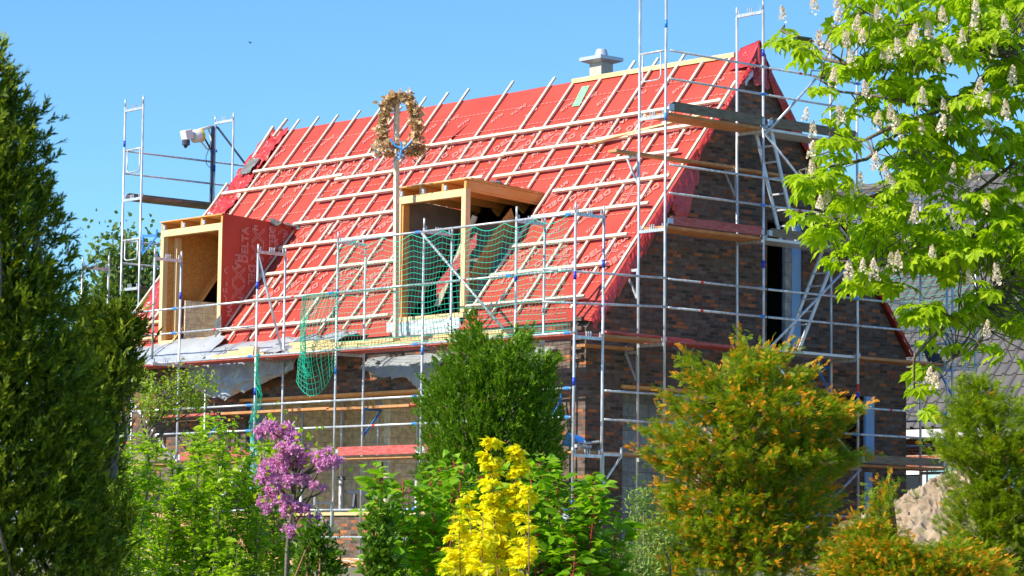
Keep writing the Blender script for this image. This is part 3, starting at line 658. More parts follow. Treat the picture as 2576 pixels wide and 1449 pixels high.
def loopguard(root, p, q, depth=.45):
    p = np.array(p, float); q = np.array(q, float); d = q-p; mb = MB(); mb.tube([p, q], .02, 8)
    a = p+d*.12; b = p+d*.82; z = np.array([0, 0, 1.]); r = .07; dd = d/np.linalg.norm(d)
    mb.tube([a, a-z*(depth-r), a-z*(depth-r*.3)+dd*r*.3, a-z*depth+dd*r, b-z*depth-dd*r, b-z*(depth-r*.3)-dd*r*.3, b-z*(depth-r), b], .014, 8)
    return mb.build('end_guard', 'galvanised', root, smooth=True)

FY = [0, 1.51, 4.02, 6.53, 9.03, 11.6, 14.2, 16.7]
WI = .66
fs = empty('scaffold', (0, 0, -4), 'galvanised scaffold along the sunny eaves side hung with green netting', 'scaffold')
for k in range(7):
    top = [2.2, 2.25, 2.25, 2.2, 2.15, 2.2, 2.3][k]
    bands = {0: [(.95, 'blue_tape'), (-.85, 'blue_tape'), (-2.9, 'blue_tape')], 1: [(1.0, 'blue_tape')], 2: [(-.15, 'blue'), (-2.95, 'blue_tape')], 3: [(1.05, 'blue'), (-.4, 'blue')], 4: [(1.35, 'blue_tape'), (-.7, 'blue_tape')], 5: [(1.3, 'blue_tape')], 6: [(1.2, 'blue_tape')]}[k]
    standard(fs, 0, FY[k], -4, top, bands)
    it = [2.2, 2.1, 2.1, 1.95, 2.12, -.05, -.05][k]
    standard(fs, WI, FY[k], -4, it, [(1.2, 'blue_tape')] if k == 0 else [])
    if k < 5: transom(fs, (0, FY[k], 2.0), (WI, FY[k], 2.0))
    for z in (-.09, -2.09): transom(fs, (0, FY[k], z), (WI, FY[k], z))
for k in (5, 6):
    standard(fs, -.64, FY[k], 0, 2.2); transom(fs, (-.64, FY[k], 2.0), (0, FY[k], 2.0)); transom(fs, (-.64, FY[k], -.09), (0, FY[k], -.09))
def rail(k0, k1, z, x=-.045, root=fs, cb=None):
    for k in range(k0, k1):
        o = P_tube(root, 'guard_rail', (x, FY[k]+.02, z), (x, FY[k+1]-.02, z), r=.0215)
        if (k+int(z*3)) % 2 == 0: coupler(o, (x, FY[k]+.12, z+.0), 'blue')
        if random.random() < .4: MB().tube([(x, FY[k]+1.25, z), (x, FY[k]+1.33, z)], .0235, 10).build('marker_band', 'red_tape', o)
rail(0, 3, 2.0); rail(0, 6, 1.05); rail(4, 6, .56); rail(0, 6, -.02)
rail(0, 6, -.96); rail(0, 6, -1.45); rail(0, 6, -2.98); rail(0, 6, -3.48)
for p, q in [((-.05, 4.02, 1.97), (-.05, 1.75, .12)), ((.0, 9.03, 1.95), (.62, 9.0, .06)), ((-.05, 11.6, -2.0), (-.05, 13.9, -.15)), ((-.05, 11.6, -4), (-.05, 9.2, -2.1))]:
    P_tube(fs, 'brace', p, q)
for k in range(6):
    deck(fs, .05, .62, FY[k]+.03, FY[k+1], 0, 'red_board')
    deck(fs, .05, .62, FY[k]+.03, FY[k+1], -2.0, 'ply_under')
for k, m in [(1, 'red_board'), (2, 'red_board'), (3, 'grey_wood'), (4, 'red_board'), (5, 'grey_wood')]:
    board(fs, (.01, FY[k]+.05, -1.98), (.01, FY[k+1]-.05, -1.98), .16, m)
for y0, y1, z, m in [(1.6, 5.3, -1.0, 'red_board'), (5.3, 7.8, -1.02, 'ply_under'), (7.7, 11.3, -1.0, 'ply_under'), (11.2, 14.2, -1.0, 'red_board')]:
    deck(fs, .76, 1.08, y0, y1, z, m, 'console_deck', 1)
for k in (1, 2, 3, 4, 5): bracket(fs, (WI+.03, FY[k], -1.08), (1, 0, 0), .4, .5, 'galvanised' if k % 2 == 0 else 'blue')
bracket(fs, (-.03, 6.53, -2.85), (-1, 0, 0), .4, .55); bracket(fs, (WI+.03, 9.03, -3.0), (1, 0, 0), .3, .4)

# gable scaffold
GX = [WI, 2.15, 4.66, 7.17, 9.68]
gs = empty('scaffold', (2.15, 0, -4), 'tall galvanised scaffold in front of the shaded brick gable', 'scaffold')
lean = {1: -.05, 2: -.10, 3: -.08}
for i in (1, 2, 3, 4):
    top = [0, 6.35, 6.32, 6.3, 3.3][i]
    b = {1: [(5.55, 'blue'), (3.9, 'blue')], 2: [(5.35, 'blue_tape'), (1.5, 'blue_tape')], 3: [(-.6, 'red_tape'), (-.75, 'blue_tape')], 4: [(.2, 'blue')]}[i]
    standard(gs, GX[i], 0, -4, top, b, (lean.get(i, 0), 0)); standard(gs, GX[i], WI, -4, top-.05, [], (lean.get(i, 0), 0))
    lv = [6.1, 3.92, 1.92, -.09, -2.09] if i < 4 else [1.92, -.09, -2.09]
    for z in lv: transom(gs, (GX[i]+lean.get(i, 0)*(z+4)/10.3, WI, z), (GX[i]+lean.get(i, 0)*(z+4)/10.3, 0, z))
def grail(i0, i1, z):
    for i in range(i0, i1):
        o = P_tube(gs, 'guard_rail', (GX[i]+.02, -.045, z), (GX[i+1]-.02, -.045, z), r=.0215)
        if (i+int(z*2)) % 2 == 0: coupler(o, (GX[i+1]-.14, -.045, z), 'blue', (1, 0, 0))
        elif random.random() < .6: coupler(o, (GX[i+1]-.14, -.045, z), 'zinc', (1, 0, 0))
        if random.random() < .3: MB().tube([(GX[i]+.8, -.045, z), (GX[i]+.87, -.045, z)], .0235, 10).build('marker_band', 'red_tape', o)
for z in (5.08, 4.58): grail(1, 3, z)
P_tube(gs, 'guard_rail', (7.19, -.045, 5.0), (9.6, -.045, 4.95), r=.0215); P_tube(gs, 'guard_rail', (7.19, -.045, 4.5), (9.6, -.045, 4.45), r=.0215)
for z in (3.06, 2.56): grail(1, 4, z)
for z in (1.05, .55): grail(1, 4, z)
for z in (-.97, -1.46): grail(0, 4, z)
for z in (-2.98,): grail(1, 4, z)
P_tube(gs, 'guard_rail', (-.35, .42, 1.06), (2.13, -.045, 1.06), r=.0215); P_tube(gs, 'guard_rail', (-.35, .42, .50), (2.13, -.045, .56), r=.0215)
for p, q in [((4.58, -.05, 3.85), (6.45, -.05, 5.50)), ((4.60, -.05, 3.85), (7.08, -.05, 1.95)), ((7.1, -.05, 1.85), (4.66, -.05, -.05)), ((4.66, -.05, -.1), (7.17, -.05, -2.05)), ((7.17, -.05, -2.1), (4.66, -.05, -4))]:
    P_tube(gs, 'brace', p, q, 'galvanised')
for i, z, m in [(1, 4, 'ply_under'), (2, 4, 'alu'), (1, 2, 'ply_under'), (2, 2, 'alu'), (3, 2, 'ply_under'), (1, 0, 'red_board'), (2, 0, 'alu'), (3, 0, 'ply_under'), (0, -2, 'ply_under'), (1, -2, 'grey_wood'), (2, -2, 'ply_under'), (3, -2, 'ply_under')]:
    deck(gs, GX[i]+.03, GX[i+1], .05, .62, z, m, 'deck', 2, 'x')
for i, z, m in [(1, 4, 'grey_wood'), (2, 4, 'grey_wood'), (1, 2, 'red_board'), (2, 2, 'grey_wood'), (3, 2, 'grey_wood'), (3, -2, 'grey_wood'), (1, -2, 'grey_wood')]:
    board(gs, (GX[i]+.06, -.01, z+.02), (GX[i+1]-.06, -.01, z+.02), .17 if z > 3 else .15, m)
deck(gs, .7, 2.13, .05, .62, 0, 'ply_under', 'deck', 2, 'x')
mb = MB(); mb.bar((.75, .02, .05), (3.1, .30, .05), .06, .04); mb.bar((.9, .15, .045), (3.3, .42, .045), .05, .03); mb.build('loose_batten', 'red_board', gs)
for x0, x1, z in [(1.6, 4.6, 3.35), (4.65, 7.1, 3.33), (.9, 2.1, -.12)]: deck(gs, x0, x1, .70, .92, z, 'ply_under', 'console_deck', 1, 'x')
for i, z in [(1, 3.28), (2, 3.28), (1, 1.25), (1, -.2), (3, -.2), (2, -2.1)]: bracket(gs, (GX[i]+lean.get(i, 0)*(z+4)/10.3, WI+.03, z), (0, 1, 0), .28, .5, 'blue' if (i, z) == (3, -.2) else 'galvanised')
bracket(gs, (WI+.04, -.0, -2.05), (1, 0, 0), .42, .5); 
loopguard(gs, (GX[1]-.05, WI, 5.08), (GX[1]-.05, 0, 5.08), .5)

# far gable scaffold
ls = empty('scaffold', (2.46, 17.4, -4), 'far scaffold tower rising past the left roof edge against the sky', 'scaffold')
LX = [2.46, 4.9, 7.4]
for i, x in enumerate(LX):
    top = [6.2, 6.1, 5.9][i]
    standard(ls, x, 17.4, -4, top, [(5.2 if i == 0 else 4.9, 'blue_tape')], (-.03, 0)); standard(ls, x, 16.7, -4, top, [(1.4, 'blue')] if i == 0 else [], (-.03, 0))
    for z in ((5.93, 3.93, 1.95) if i < 2 else (5.65,)): transom(ls, (x-.03, 17.4, z), (x-.03, 16.7, z))
for z in (5.05, 4.55, 3.05, 2.55):
    for i in range(2): P_tube(ls, 'guard_rail', (LX[i], 17.44, z), (LX[i+1], 17.44, z), r=.022)
for z in (3.98, 2.0): 
    for i in range(2): deck(ls, LX[i]+.03, LX[i+1], 16.75, 17.36, z, 'grey_wood', 'deck', 2, 'x')
board(ls, (LX[0]+.06, 17.42, 4.0), (LX[1]-.06, 17.42, 4.0), .12, 'grey_wood')
loopguard(ls, (LX[0], 17.4, 5.05), (LX[0], 16.7, 5.05), .5); loopguard(ls, (LX[0], 17.4, 3.05), (LX[0], 16.7, 3.05), .45)
P_tube(ls, 'brace', (4.93, 17.4, 5.85), (7.3, 17.4, 3.6), 'dark_steel')
MB().bar((4.80, 17.4, 4.0), (4.80, 17.4, 5.85), .05, .05, (1, 0, 0)).build('mast', 'dark_steel', ls)
bracket(ls, (LX[0]+.03, 16.66, 3.1), (.4, -.9, 0), .35, .4, 'blue')

# rear scaffold beyond the gable
rs = empty('scaffold', (10.7, .6, -4), 'scaffold behind the house corner in front of the grey tiled roof', 'scaffold')
for y in (.3, 2.9):
    standard(rs, 10.9, y, -4, 3.2, [(0, 'blue')]); standard(rs, 10.2, y, -4, 3.2)
    transom(rs, (10.2, y, 2.0), (10.9, y, 2.0)); transom(rs, (10.2, y, -.05), (10.9, y, -.05))
for z in (2.0, 1.05, .5, 0, -1, -1.5): P_tube(rs, 'guard_rail', (10.94, .3, z), (10.94, 2.9, z), r=.022)
deck(rs, 10.25, 10.85, .3, 2.9, 0, 'ply_under'); bracket(rs, (10.2, .3, -.1), (-1, 0, 0), .4, .5, 'blue')
mb = grid(lambda a, b: (10.0+.5*a, .7+.4*b, .05+.45*b+.12*nz(a*4, b*4)), 8, 8); tag(mb.build('plastic_sheet', 'dark_board'), 'dark folded sheet slumped on the deck end beyond the gable corner', 'sheet')

# nets ------------------------------------------------------------------------
def net(fn, nu, nv, r, m, name, label, group=None):
    mb = MB(); G = [[np.array(fn(i/nu, j/nv)) for i in range(nu+1)] for j in range(nv+1)]
    for j in range(nv+1): mb.tube(G[j], r*(1.6 if j in (0, nv) else 1), 3, False)
    for i in range(nu+1): mb.tube([G[j][i] for j in range(nv+1)], r, 3, False)
    return tag(mb.build(name, m), label, 'net', group)
def fnet(a, b):
    y = .1+6.4*a; s = a*6.4/2.5; sag = .11*abs(math.sin(math.pi*s*3))*(b)**2
    z = .02+1.96*b-sag-.05*math.sin(s*9+b*3)*(b*(1-b))*2
    x = -.07-.10*math.sin(math.pi*b)*(.6+.4*math.sin(s*6.5))-.03*nz(y, z, 1, 2)
    if a < .06: x += .0
    return (x, y+.03*math.sin(b*7+s*4), z)
net(fnet, 62, 19, .0047, 'net', 'safety_net', 'green safety net stretched along the eaves scaffold below the open dormer')
net(lambda a, b: (11.0+.05*nz(a*5, b*5, 1), .3+2.6*a, .05+1.9*b-.06*abs(math.sin(a*9))*b), 24, 18, .004, 'net_light', 'safety_net', 'turquoise net on the rear scaffold before the grey tiled roof')
def bundle(pts, r0, r1, n, m, name, label, strand=.005, loops=0):
    mb = MB(); pts = [np.array(p, float) for p in pts]
    for s in range(n):
        ph = random.uniform(0, 6.28); fr = random.uniform(2, 6); line = []
        for i in range(len(pts)*4-3):
            t = i/(len(pts)*4-4); k = min(int(t*(len(pts)-1)), len(pts)-2); f = t*(len(pts)-1)-k; c = pts[k]*(1-f)+pts[k+1]*f; r = r0+(r1-r0)*t
            line.append(c+np.array([math.cos(ph+fr*t*3)*r*.6, math.sin(ph+fr*t*3)*r, .02*math.sin(ph*5+t*20)]))
        mb.tube(line, strand, 4, False)
    return tag(mb.build(name, m), label, 'net')
bundle([(-.1, 9.03-.2, .02), (-.12, 8.85, -.3), (-.1, 8.75, -.8), (-.1, 8.95, -1.3)], .03, .10, 16, 'net', 'net_bundle', 'green net rope hanging from the lower deck above the purple blossoms')
bundle([(-.1, 8.95, -1.35), (-.1, 8.85, -1.9), (-.1, 8.8, -2.6), (-.1, 8.65, -3.1), (-.1, 8.45, -3.7)], .09, .13, 14, 'net', 'net_bundle', 'gathered green net trailing down behind the leafy shrub')
# slack bag of net at the post
mb = MB()
def bag(a, b):
    y = 7.35-.95*a+(.25*(1-a))*b; z = 1.05-1.35*b-.42*math.sin(math.pi*a)**.8*b**3-.25*(1-a)*b; return (-.10-.22*math.sin(math.pi*b)*math.sin(math.pi*a)+.03*nz(a*9, b*9, 2), y+.04*nz(a*7, b*7, 5), z)
net(bag, 15, 24, .0050, 'net', 'safety_net', 'slack green net bag sagging below the deck beside the post')
bundle([(-.1, 7.4, 1.05), (-.12, 7.42, .5), (-.12, 7.38, 0), (-.12, 7.2, -.5)], .05, .09, 12, 'net', 'net_bundle', 'gathered dark green edge of the slack net hanging from the rail')

# ladders -----------------------------------------------------------------------
def ladder(x0, z0, x1, z1, y, label):
    r = empty('ladder', (x0, y, z0), label, 'ladder', 'aluminium ladders inside the gable scaffold'); L = math.hypot(x1-x0, z1-z0)
    for s in (-.19, .19): MB().bar((x0, y+s, z0), (x1, y+s, z1), .03, .065, (1, 0, 0)).build('rail', 'alu', r)
    n = int(L/.28)
    for i in range(1, n): t = i/n; MB().bar((x0+(x1-x0)*t, y-.18, z0+(z1-z0)*t), (x0+(x1-x0)*t, y+.18, z0+(z1-z0)*t), .035, .03).build('rung', 'alu', r)
def ony_(u, v, y): return ony(u, v, y)
A0 = ony(1985, 580, .33); B0 = ony(1925, 328, .33); ladder(A0[0], 2.02, B0[0]-.05, 4.0, .33, 'upper aluminium ladder leaning between the two high gable decks')
A0 = ony(1990, 872, .33); B0 = ony(2090, 628, .33); ladder(A0[0], .02, B0[0], 2.0, .33, 'lower aluminium ladder beside the blue window reveal')

# timber on the deck ---------------------------------------------------------------
bl = [(.15, 1.75, 4.0, .02), (.32, 1.9, 4.4, .02), (.18, 4.1, 6.6, .02), (.36, 4.3, 7.2, .02), (.15, 6.0, 8.1, .02), (.34, 7.3, 8.3, .02), (.2, 5.0, 8.0, .09), (.36, 4.4, 6.2, .09), (.22, 6.9, 8.2, .155), (.2, 2.0, 3.9, .09), (.2, 9.3, 10.6, .02), (.38, 9.2, 10.4, .02), (.28, 9.4, 10.3, .09), (.36, 9.5, 10.0, .155)]
where = ['right end of the eaves deck, bottom layer at the front', 'right end of the eaves deck, bottom layer at the back', 'middle of the netted deck, bottom layer front', 'middle of the netted deck, bottom layer back', 'left end of the netted stack, lowest board', 'short one behind the lowest board by the net bag', 'long one in the second layer of the netted stack', 'second layer under the open dormer', 'topmost board at the left end of the netted stack', 'second layer nearest the right end post', 'bottom front board of the small stack on the grey sheet', 'bottom back board of the small stack on the grey sheet', 'middle board of the small stack on the grey sheet', 'short topmost board of the small stack on the grey sheet']
for (x, y0, y1, z), wv in zip(bl, where):
    sk = random.uniform(-.03, .03)
    tag(MB().bar((x, y0, z+.03), (x+sk, y1, z+.03), .15, .058).build('timber_board', 'fresh_timber'), 'fresh yellow board, '+wv, 'board', 'fresh timber boards stacked on the eaves deck')

# grey sheets ------------------------------------------------------------------------
def cloth(ys, prof, nu, nv, name, m, label, amp=.05, cat='tarpaulin', par=None):
    def fn(a, b):
        y = ys[0]+(ys[1]-ys[0])*a; pts = prof(a); n = len(pts)-1; k = min(int(b*n), n-1); f = b*n-k; f = f*f*(3-2*f)*.5+f*.5; x = pts[k][0]*(1-f)+pts[k+1][0]*f; z = pts[k][1]*(1-f)+pts[k+1][1]*f
        w_ = amp*(nz(y*1.3+b, b*2, 3, 1.6)+.5*nz(y*2-b*3, b*4, 5, 2.3)+.9*(.5-abs(nz(y*1.6+b*1.8, b*1.2, 9, 2.2))*2.4)*min(1, b*4)+.35*(.5-abs(nz(y*1.2-b*2.5, b*1.5, 4, 6.))*2.4)*min(1, b*4)); return (x+w_*.8, y+.1*nz(y, b*3, 8, 1.4), z+w_*.6)
    mb = grid(fn, nu, nv); o = mb.build(name, m); return tag(o, label, cat)
def pf1(a):
    low = lerp(a, [(0, -.12), (.12, -.32), (.4, -.55), (.65, -.72), (.82, -.68), (1, -.42)])
    return [(1.30, .44), (1.05, .34), (.80, .16), (.72, -.02), (.70, -.2+.3*low), (.80, low)]
cloth((8.75, 12.3), pf1, 130, 40, 'tarpaulin', 'tarp', 'grey tarpaulin sagging from the eaves below the deck', .09)
cloth((11.8, 16.3), lambda a: [(1.36, .62-.1*a), (1.1, .42), (.85, .20), (.70, .08), (.60, .03)], 140, 30, 'tarpaulin', 'tarp', 'grey tarpaulin bunched under the closed dormer sill', .13)
cloth((7.2, 9.6), lambda a: [(1.25, .46+.0*a), (1.0, .40), (.75, .34-.15*a), (.55, .2-.1*a), (.35, .06)], 50, 16, 'tarpaulin', 'tarp', 'grey tarpaulin flap folded over the deck behind the net bag', .13)
cloth((4.5, 6.9), lambda a: [(1.15, -.08), (.95, -.16-.10*math.sin(math.pi*a)), (.85, -.30-.2*math.sin(math.pi*a)), (.95, -.38-.38*lerp(a, [(0, .9), (.25, 1), (.5, .4), (1, -.4)]))], 60, 14, 'plastic_film', 'film', 'thin translucent film draped over the bricks below the eaves deck', .09, 'film')
cloth((1.7, 2.6), lambda a: [(1.15, -.1), (1.0, -.18), (1.0, -.1-.35*math.sin(math.pi*a))], 16, 6, 'plastic_film', 'film', 'small scrap of film drooping under the deck corner', .05, 'film')

# topping-out crown ---------------------------------------------------------------------
pb = onx(997, 800, 1.05); ptop = onx(998, 250, 1.05)
px_, py_ = 1.05, float((pb[1]+ptop[1])/2)
rc = empty('topping_out_crown', (px_, py_, .05), 'topping out crown of dry leaves and ribbons on a tall timber pole', 'crown')
MB().bar((px_, pb[1], .05), (px_, ptop[1], ptop[2]), .075, .085, (1, 0, 0)).build('pole', 'batten', rc)
zc = onx(1005, 372, 1.05)[2]; rz = .44; top = ptop[2]+.05
cY = float(onx(1004, 372, 1.05)[1]); pathA = []; ringp = []
for t in np.linspace(0, math.pi, 40):
    ca, sa = math.cos(t), math.sin(t); pathA.append((-np.sign(ca)*abs(ca)**.62*.335, (sa**.8)*(top-zc)))
for t in np.linspace(0, 2*math.pi, 60): ringp.append((math.cos(t)*.42, math.sin(t)*.42))
pos = []; cam_r = np.array([RT[0], RT[1], 0]); cam_r /= np.linalg.norm(cam_r); cam_f = np.array([-cam_r[1], cam_r[0], 0])
C0 = np.array([px_, cY, zc])
core = MB(); Aw = [C0+cam_r*a+np.array([0, 0, b]) for a, b in pathA]; core.tube(Aw, .065, 8)
Rw = [C0+cam_r*a+cam_f*b*.9 for a, b in ringp]; core.tube(Rw, .07, 8); core.build('wreath_frame', 'brown_bark', rc)
for L_, rr, n in ((Aw, .075, 1000), (Rw, .075, 560)):
    Q = np.array(L_); i = rng.integers(0, len(Q), n); pos.append(Q[i]+rng.normal(size=(n, 3))*rr*.55)
pos = np.concatenate(pos); dr = rng.normal(size=(len(pos), 3)); dr[:, 2] -= .6
scatter('dry_leaves', tpl_leaf(.7, .1, .3), pos, dr, rng.uniform(.07, .13, len(pos)), 'straw', rc)
def ribbon(a, hgt, m, ph, wd=.03):
    b = C0+cam_r*a[0]+cam_f*a[1]+np.array([0, 0, .03]); n = 14; mb = MB()
    L1 = [b+np.array([0, 0, -hgt*i/n])+cam_r*.05*math.sin(i*.7+ph)+cam_f*.04*math.cos(i*.9+ph) for i in range(n+1)]
    for i, p in enumerate(L1): mb.v += [tuple(p-cam_r*wd/2*math.cos(i*.4+ph)), tuple(p+cam_r*wd/2*math.cos(i*.4+ph)+cam_f*wd*.3)]
    mb.f = [(2*i, 2*i+1, 2*i+3, 2*i+2) for i in range(n)]; mb.build('ribbon', m, rc)
for i in range(17):
    t = -.45+.9*i/16; ribbon((t, -.42*math.sqrt(max(0, 1-(t/.47)**2))), random.choice([.2, .3, .35, .45]), ['ribbon_white', 'ribbon_blue', 'ribbon_white', 'ribbon_pink', 'ribbon_green', 'ribbon_white', 'ribbon_red', 'ribbon_blue'][i % 8] if i < 13 else 'ribbon_green', i*1.3)
mb = MB(); mb.tube([C0+cam_r*x-cam_f*.5+np.array([0, 0, z]) for x, z in ((-.15, .10), (-.05, -.03), (.08, -.10), (.18, -.02), (.26, .08))], .022, 6); mb.tube([C0+cam_r*x-cam_f*.5+np.array([0, 0, z]) for x, z in ((.05, .05), (.07, -.1), (.03, -.3))], .018, 6); mb.build('ribbon', 'ribbon_blue', rc)
mb = MB(); mb.tube([C0+cam_r*.16-cam_f*.45, C0+cam_r*.12-cam_f*.4-np.array([0, 0, .6]), C0+cam_r*.0-cam_f*.3-np.array([0, 0, 1.1])], .006, 5); mb.build('ribbon', 'ribbon_pink', rc)

# winch on the far scaffold -----------------------------------------------------------------
wy = 17.42
def W_(u, v): return ony(u, v, wy)
wn = empty('hoist_winch', tuple(W_(540, 400)), 'white electric rope hoist on a swing arm at the far scaffold mast', 'winch')
MB().tube([W_(478, 335), W_(505, 326), W_(532, 318)], .035, 8).build('swing_arm', 'winch_paint', wn, smooth=True)
MB().tube([W_(524, 320), W_(532, 352), W_(528, 372)], .022, 8).build('arm_strut', 'winch_paint', wn, smooth=True)
MB().tube([W_(492, 326), W_(503, 352), W_(520, 374), W_(533, 378)], .02, 8).build('arm_strut', 'winch_paint', wn, smooth=True)
c0, c1 = W_(490, 343), W_(512, 340); ax = (c1-c0)/np.linalg.norm(c1-c0)
MB().lathe(c0-ax*.06, [(.02, -.01), (.12, 0), (.15, .03), (.15, .24), (.13, .27), (.05, .275)], 20, ax).build('motor', 'winch_paint', wn, smooth=True)
MB().lathe(c0-ax*.02, [(.153, .14), (.153, .2)], 20, ax).build('warning_label', 'yellow', wn)
MB().lathe(c0+ax*.22, [(.09, 0), (.09, .012)], 16, ax).build('fan_grille', 'dark', wn)
MB().bar(W_(461, 341), W_(480, 337), .22, .22).build('gear_box', 'winch_paint', wn, bevel=.02)
MB().lathe(W_(468, 354), [(.09, -.10), (.09, .02), (.02, .03)], 12).build('drum', 'dark_steel', wn)
mb = MB(); mb.tube([W_(468, 352), W_(467, 364)], .008, 5); mb.lathe(W_(467, 366), [(.02, -.06), (.05, -.02), (.04, .02)], 8); mb.build('hook', 'dark_steel', wn)
mb = MB(); mb.tube([W_(526, 372), W_(518, 395), W_(519, 412), W_(527, 421), (W_(540, 414))], .008, 5); mb.tube([W_(516, 350), W_(528, 372), W_(540, 390)], .02, 6); mb.build('cable', 'dark', wn)
mb = MB(); 
for v in (320, 380): MB().bar(W_(530, v), W_(545, v), .05, .06).build('clamp', 'blue', wn)

# things inside the open ground floor -------------------------------------------------------
spots = [(1.9, 10.0), (2.6, 9.6), (1.75, 8.55), (2.5, 8.35), (1.7, 7.35), (2.3, 6.9), (1.75, 6.1), (1.9, 5.5)]
pn = ['leftmost rusty steel prop near the blue jamb', 'second steel prop from the blue jamb inside', 'steel prop left of the trestle by the sill', 'thin steel prop right behind the trestle', 'steel prop in the middle of the wide opening', 'steel prop standing before the beige partition', 'steel prop left of the dark inner doorway', 'rightmost steel prop near the juniper']
for (x, y), l in zip(spots, pn):
    r = empty('steel_prop', (x, y, -3.95), l, 'prop', 'steel props under the ceiling slab')
    MB().tube([(x, y, -3.95), (x, y, -2.3)], .038, 8).build('outer_tube', 'galvanised', r, smooth=True); MB().tube([(x, y, -2.3), (x, y, -.62)], .026, 8).build('inner_tube', 'galvanised', r, smooth=True)
    MB().box((x-.07, y-.07, -.63), (x+.07, y+.07, -.605)).build('head_plate', 'dark_steel', r); MB().tube([(x-.09, y, -2.3), (x+.09, y, -2.3)], .02, 6).build('collar', 'dark_steel', r)
tr = empty('trestle', (1.75, 7.9, -3.95), 'dark metal trestle standing behind the window opening', 'trestle')
MB().bar((1.75, 7.3, -2.62), (1.75, 8.35, -2.58), .05, .06).build('top_bar', 'dark_steel', tr)
for y in (7.5, 8.1):
    for s in (-.25, .25): MB().bar((1.75, y, -2.62), (1.75+s, y+s*.4, -3.95), .04, .04).build('leg', 'dark_steel', tr)
mb = MB(); mb.bar((2.0, 8.8, -.72), (2.0, 6.2, -.74), .03, .08, (1, 0, 0)); tag(mb.build('plank', 'ply_under'), 'thin plank strutted under the ceiling inside the opening', 'plank')
# blue curved panel on the corner deck and coupler heap
bk = empty('corner_panel', (.3, .75, -1.98), 'bright blue curved panel lying on the lower corner deck', 'panel')
bp0 = onx(1427, 1118, .0); mb = grid(lambda a, b: (-.02+.3*b, bp0[1]-.16+.34*a, -1.93+.22*math.sin(math.pi*min(1, a*1.15+.05))**.6*(1-.2*b)), 12, 4); mb.build('shell', 'blue', bk); bk.name = 'blue_panel'
cp = empty('coupler_heap', (.3, .1, -1.98), 'pile of grey metal clamps and tubes on the corner deck', 'clamps')
for p, q, r in [((.1, .05, -1.93), (.3, .1, -1.91), .03), ((.2, .15, -1.9), (.6, .0, -1.84), .022), ((.35, .2, -1.94), (.55, .15, -1.93), .03), ((.25, .0, -1.86), (.4, .15, -1.85), .03)]: MB().tube([p, q], r, 8).build('clamp', 'galvanised', cp)

# ================================================================ NEIGHBOUR HOUSE
nb = empty('neighbour_house', tuple(meet(2290, 1300, (0, 0, -4), (0, 0, 1))*0+np.array([19.5, 6, -4])), 'neighbouring house with large grey pantile roof behind the gable', 'house')
E0 = meet(2290, 1078, (0, 0, -.9), (0, 0, 1)); nx = float(E0[0]); ny = float(E0[1]); NS = 1.25
print('neighbour eave', nx, ny)
yl = ny+9; yr = ny-16
def tiles():
    cw, rh = .30, .36; nxs = int((yl-yr)/cw); rows = 22; ux = np.array([1, 0, NS]); ux /= np.linalg.norm(ux); nn = np.array([-NS, 0, 1]); nn /= np.linalg.norm(nn)
    prof = [(0, 0), (.08, .035), (.18, .05), (.28, .035), (.38, .0), (.6, -.012), (.85, -.012)]
    V = []; Fc = []
    for r in range(rows):
        for c in range(nxs):
            b = len(V); y0 = yl-c*cw
            for t, h in prof+[(1.0, 0)]:
                for e, lift in ((0, .03), (1.06, .0)):
                    V.append(tuple(np.array([nx, y0-t*cw, -.9])+ux*(r+e)*rh+nn*(h+lift)))
            # front lip
            for i in range(7): Fc.append((b+2*i, b+2*i+2, b+2*i+3, b+2*i+1))
            b2 = len(V)
            for t, h in prof+[(1.0, 0)]: V.append(tuple(np.array([nx, y0-t*cw, -.9])+ux*r*rh+nn*(h+.03-.028)))
            for i in range(7): Fc.append((b2+i, b2+i+1, b+2*i+2, b+2*i))
    m = MB(); m.v = V; m.f = Fc; return m, rows*rh*ux
tm, top_ = tiles(); nroof = tm.build('roof', 'tile', nb)
zt_n = -.9+top_[2]; xt_n = nx+top_[0]
mb = MB(); mb.tube([(xt_n, yl, zt_n), (xt_n, yr, zt_n)], .13, 8); mb.build('ridge_tiles', 'tile', nroof)
mb = MB(); mb.poly([(nx+.4, yl, -4), (xt_n, yl, -4), (2*xt_n-nx-.4, yl, -4), (2*xt_n-nx, yl, -.95), (xt_n, yl, zt_n-.05), (nx+.1, yl, -.95), (nx+.4, yl, -1.0)], [(0, 1, 2, 3, 4, 5, 6)]); mb.build('gable_wall', 'red_brick', nb)
mb = MB(); mb.poly([(xt_n, yl, zt_n), (2*xt_n-nx, yl, -.9), (2*xt_n-nx, yr, -.9), (xt_n, yr, zt_n)], [(0, 1, 2, 3)]); mb.build('rear_slope', 'tile', nroof)
wx = nx+.35; mb = MB(); Y = yl
for a0, a1, z0, z1 in [(yr, ny-4.2, -4, -1.1), (ny-4.2, ny+1.2, -1.75, -1.1), (ny-4.2, ny+1.2, -4, -3.1), (ny+1.2, yl, -4, -1.1)]: mb.box((wx, a0, z0), (wx+.3, a1, z1))
mb.build('wall', 'red_brick', nb)
MB().box((nx-.05, yr, -1.12), (nx+.34, yl, -.93)).build('eaves_board', 'white', nb)
for a in (ny-3.9, ny-2.0, ny-.1):
    wf = MB(); wf.box((wx+.05, a-.0, -3.08), (wx+.12, a+.1, -1.78)); wf.box((wx+.05, a+1.15, -3.08), (wx+.12, a+1.25, -1.78)); wf.box((wx+.05, a+.1, -1.88), (wx+.12, a+1.15, -1.78)); wf.box((wx+.05, a+.1, -3.08), (wx+.12, a+1.15, -2.98)); wf.box((wx+.05, a+.58, -2.98), (wx+.12, a+.66, -1.88))
    o = wf.build('window', 'white', nb); MB().box((wx+.08, a+.1, -2.98), (wx+.09, a+1.15, -1.88)).build('pane', 'glass', o)

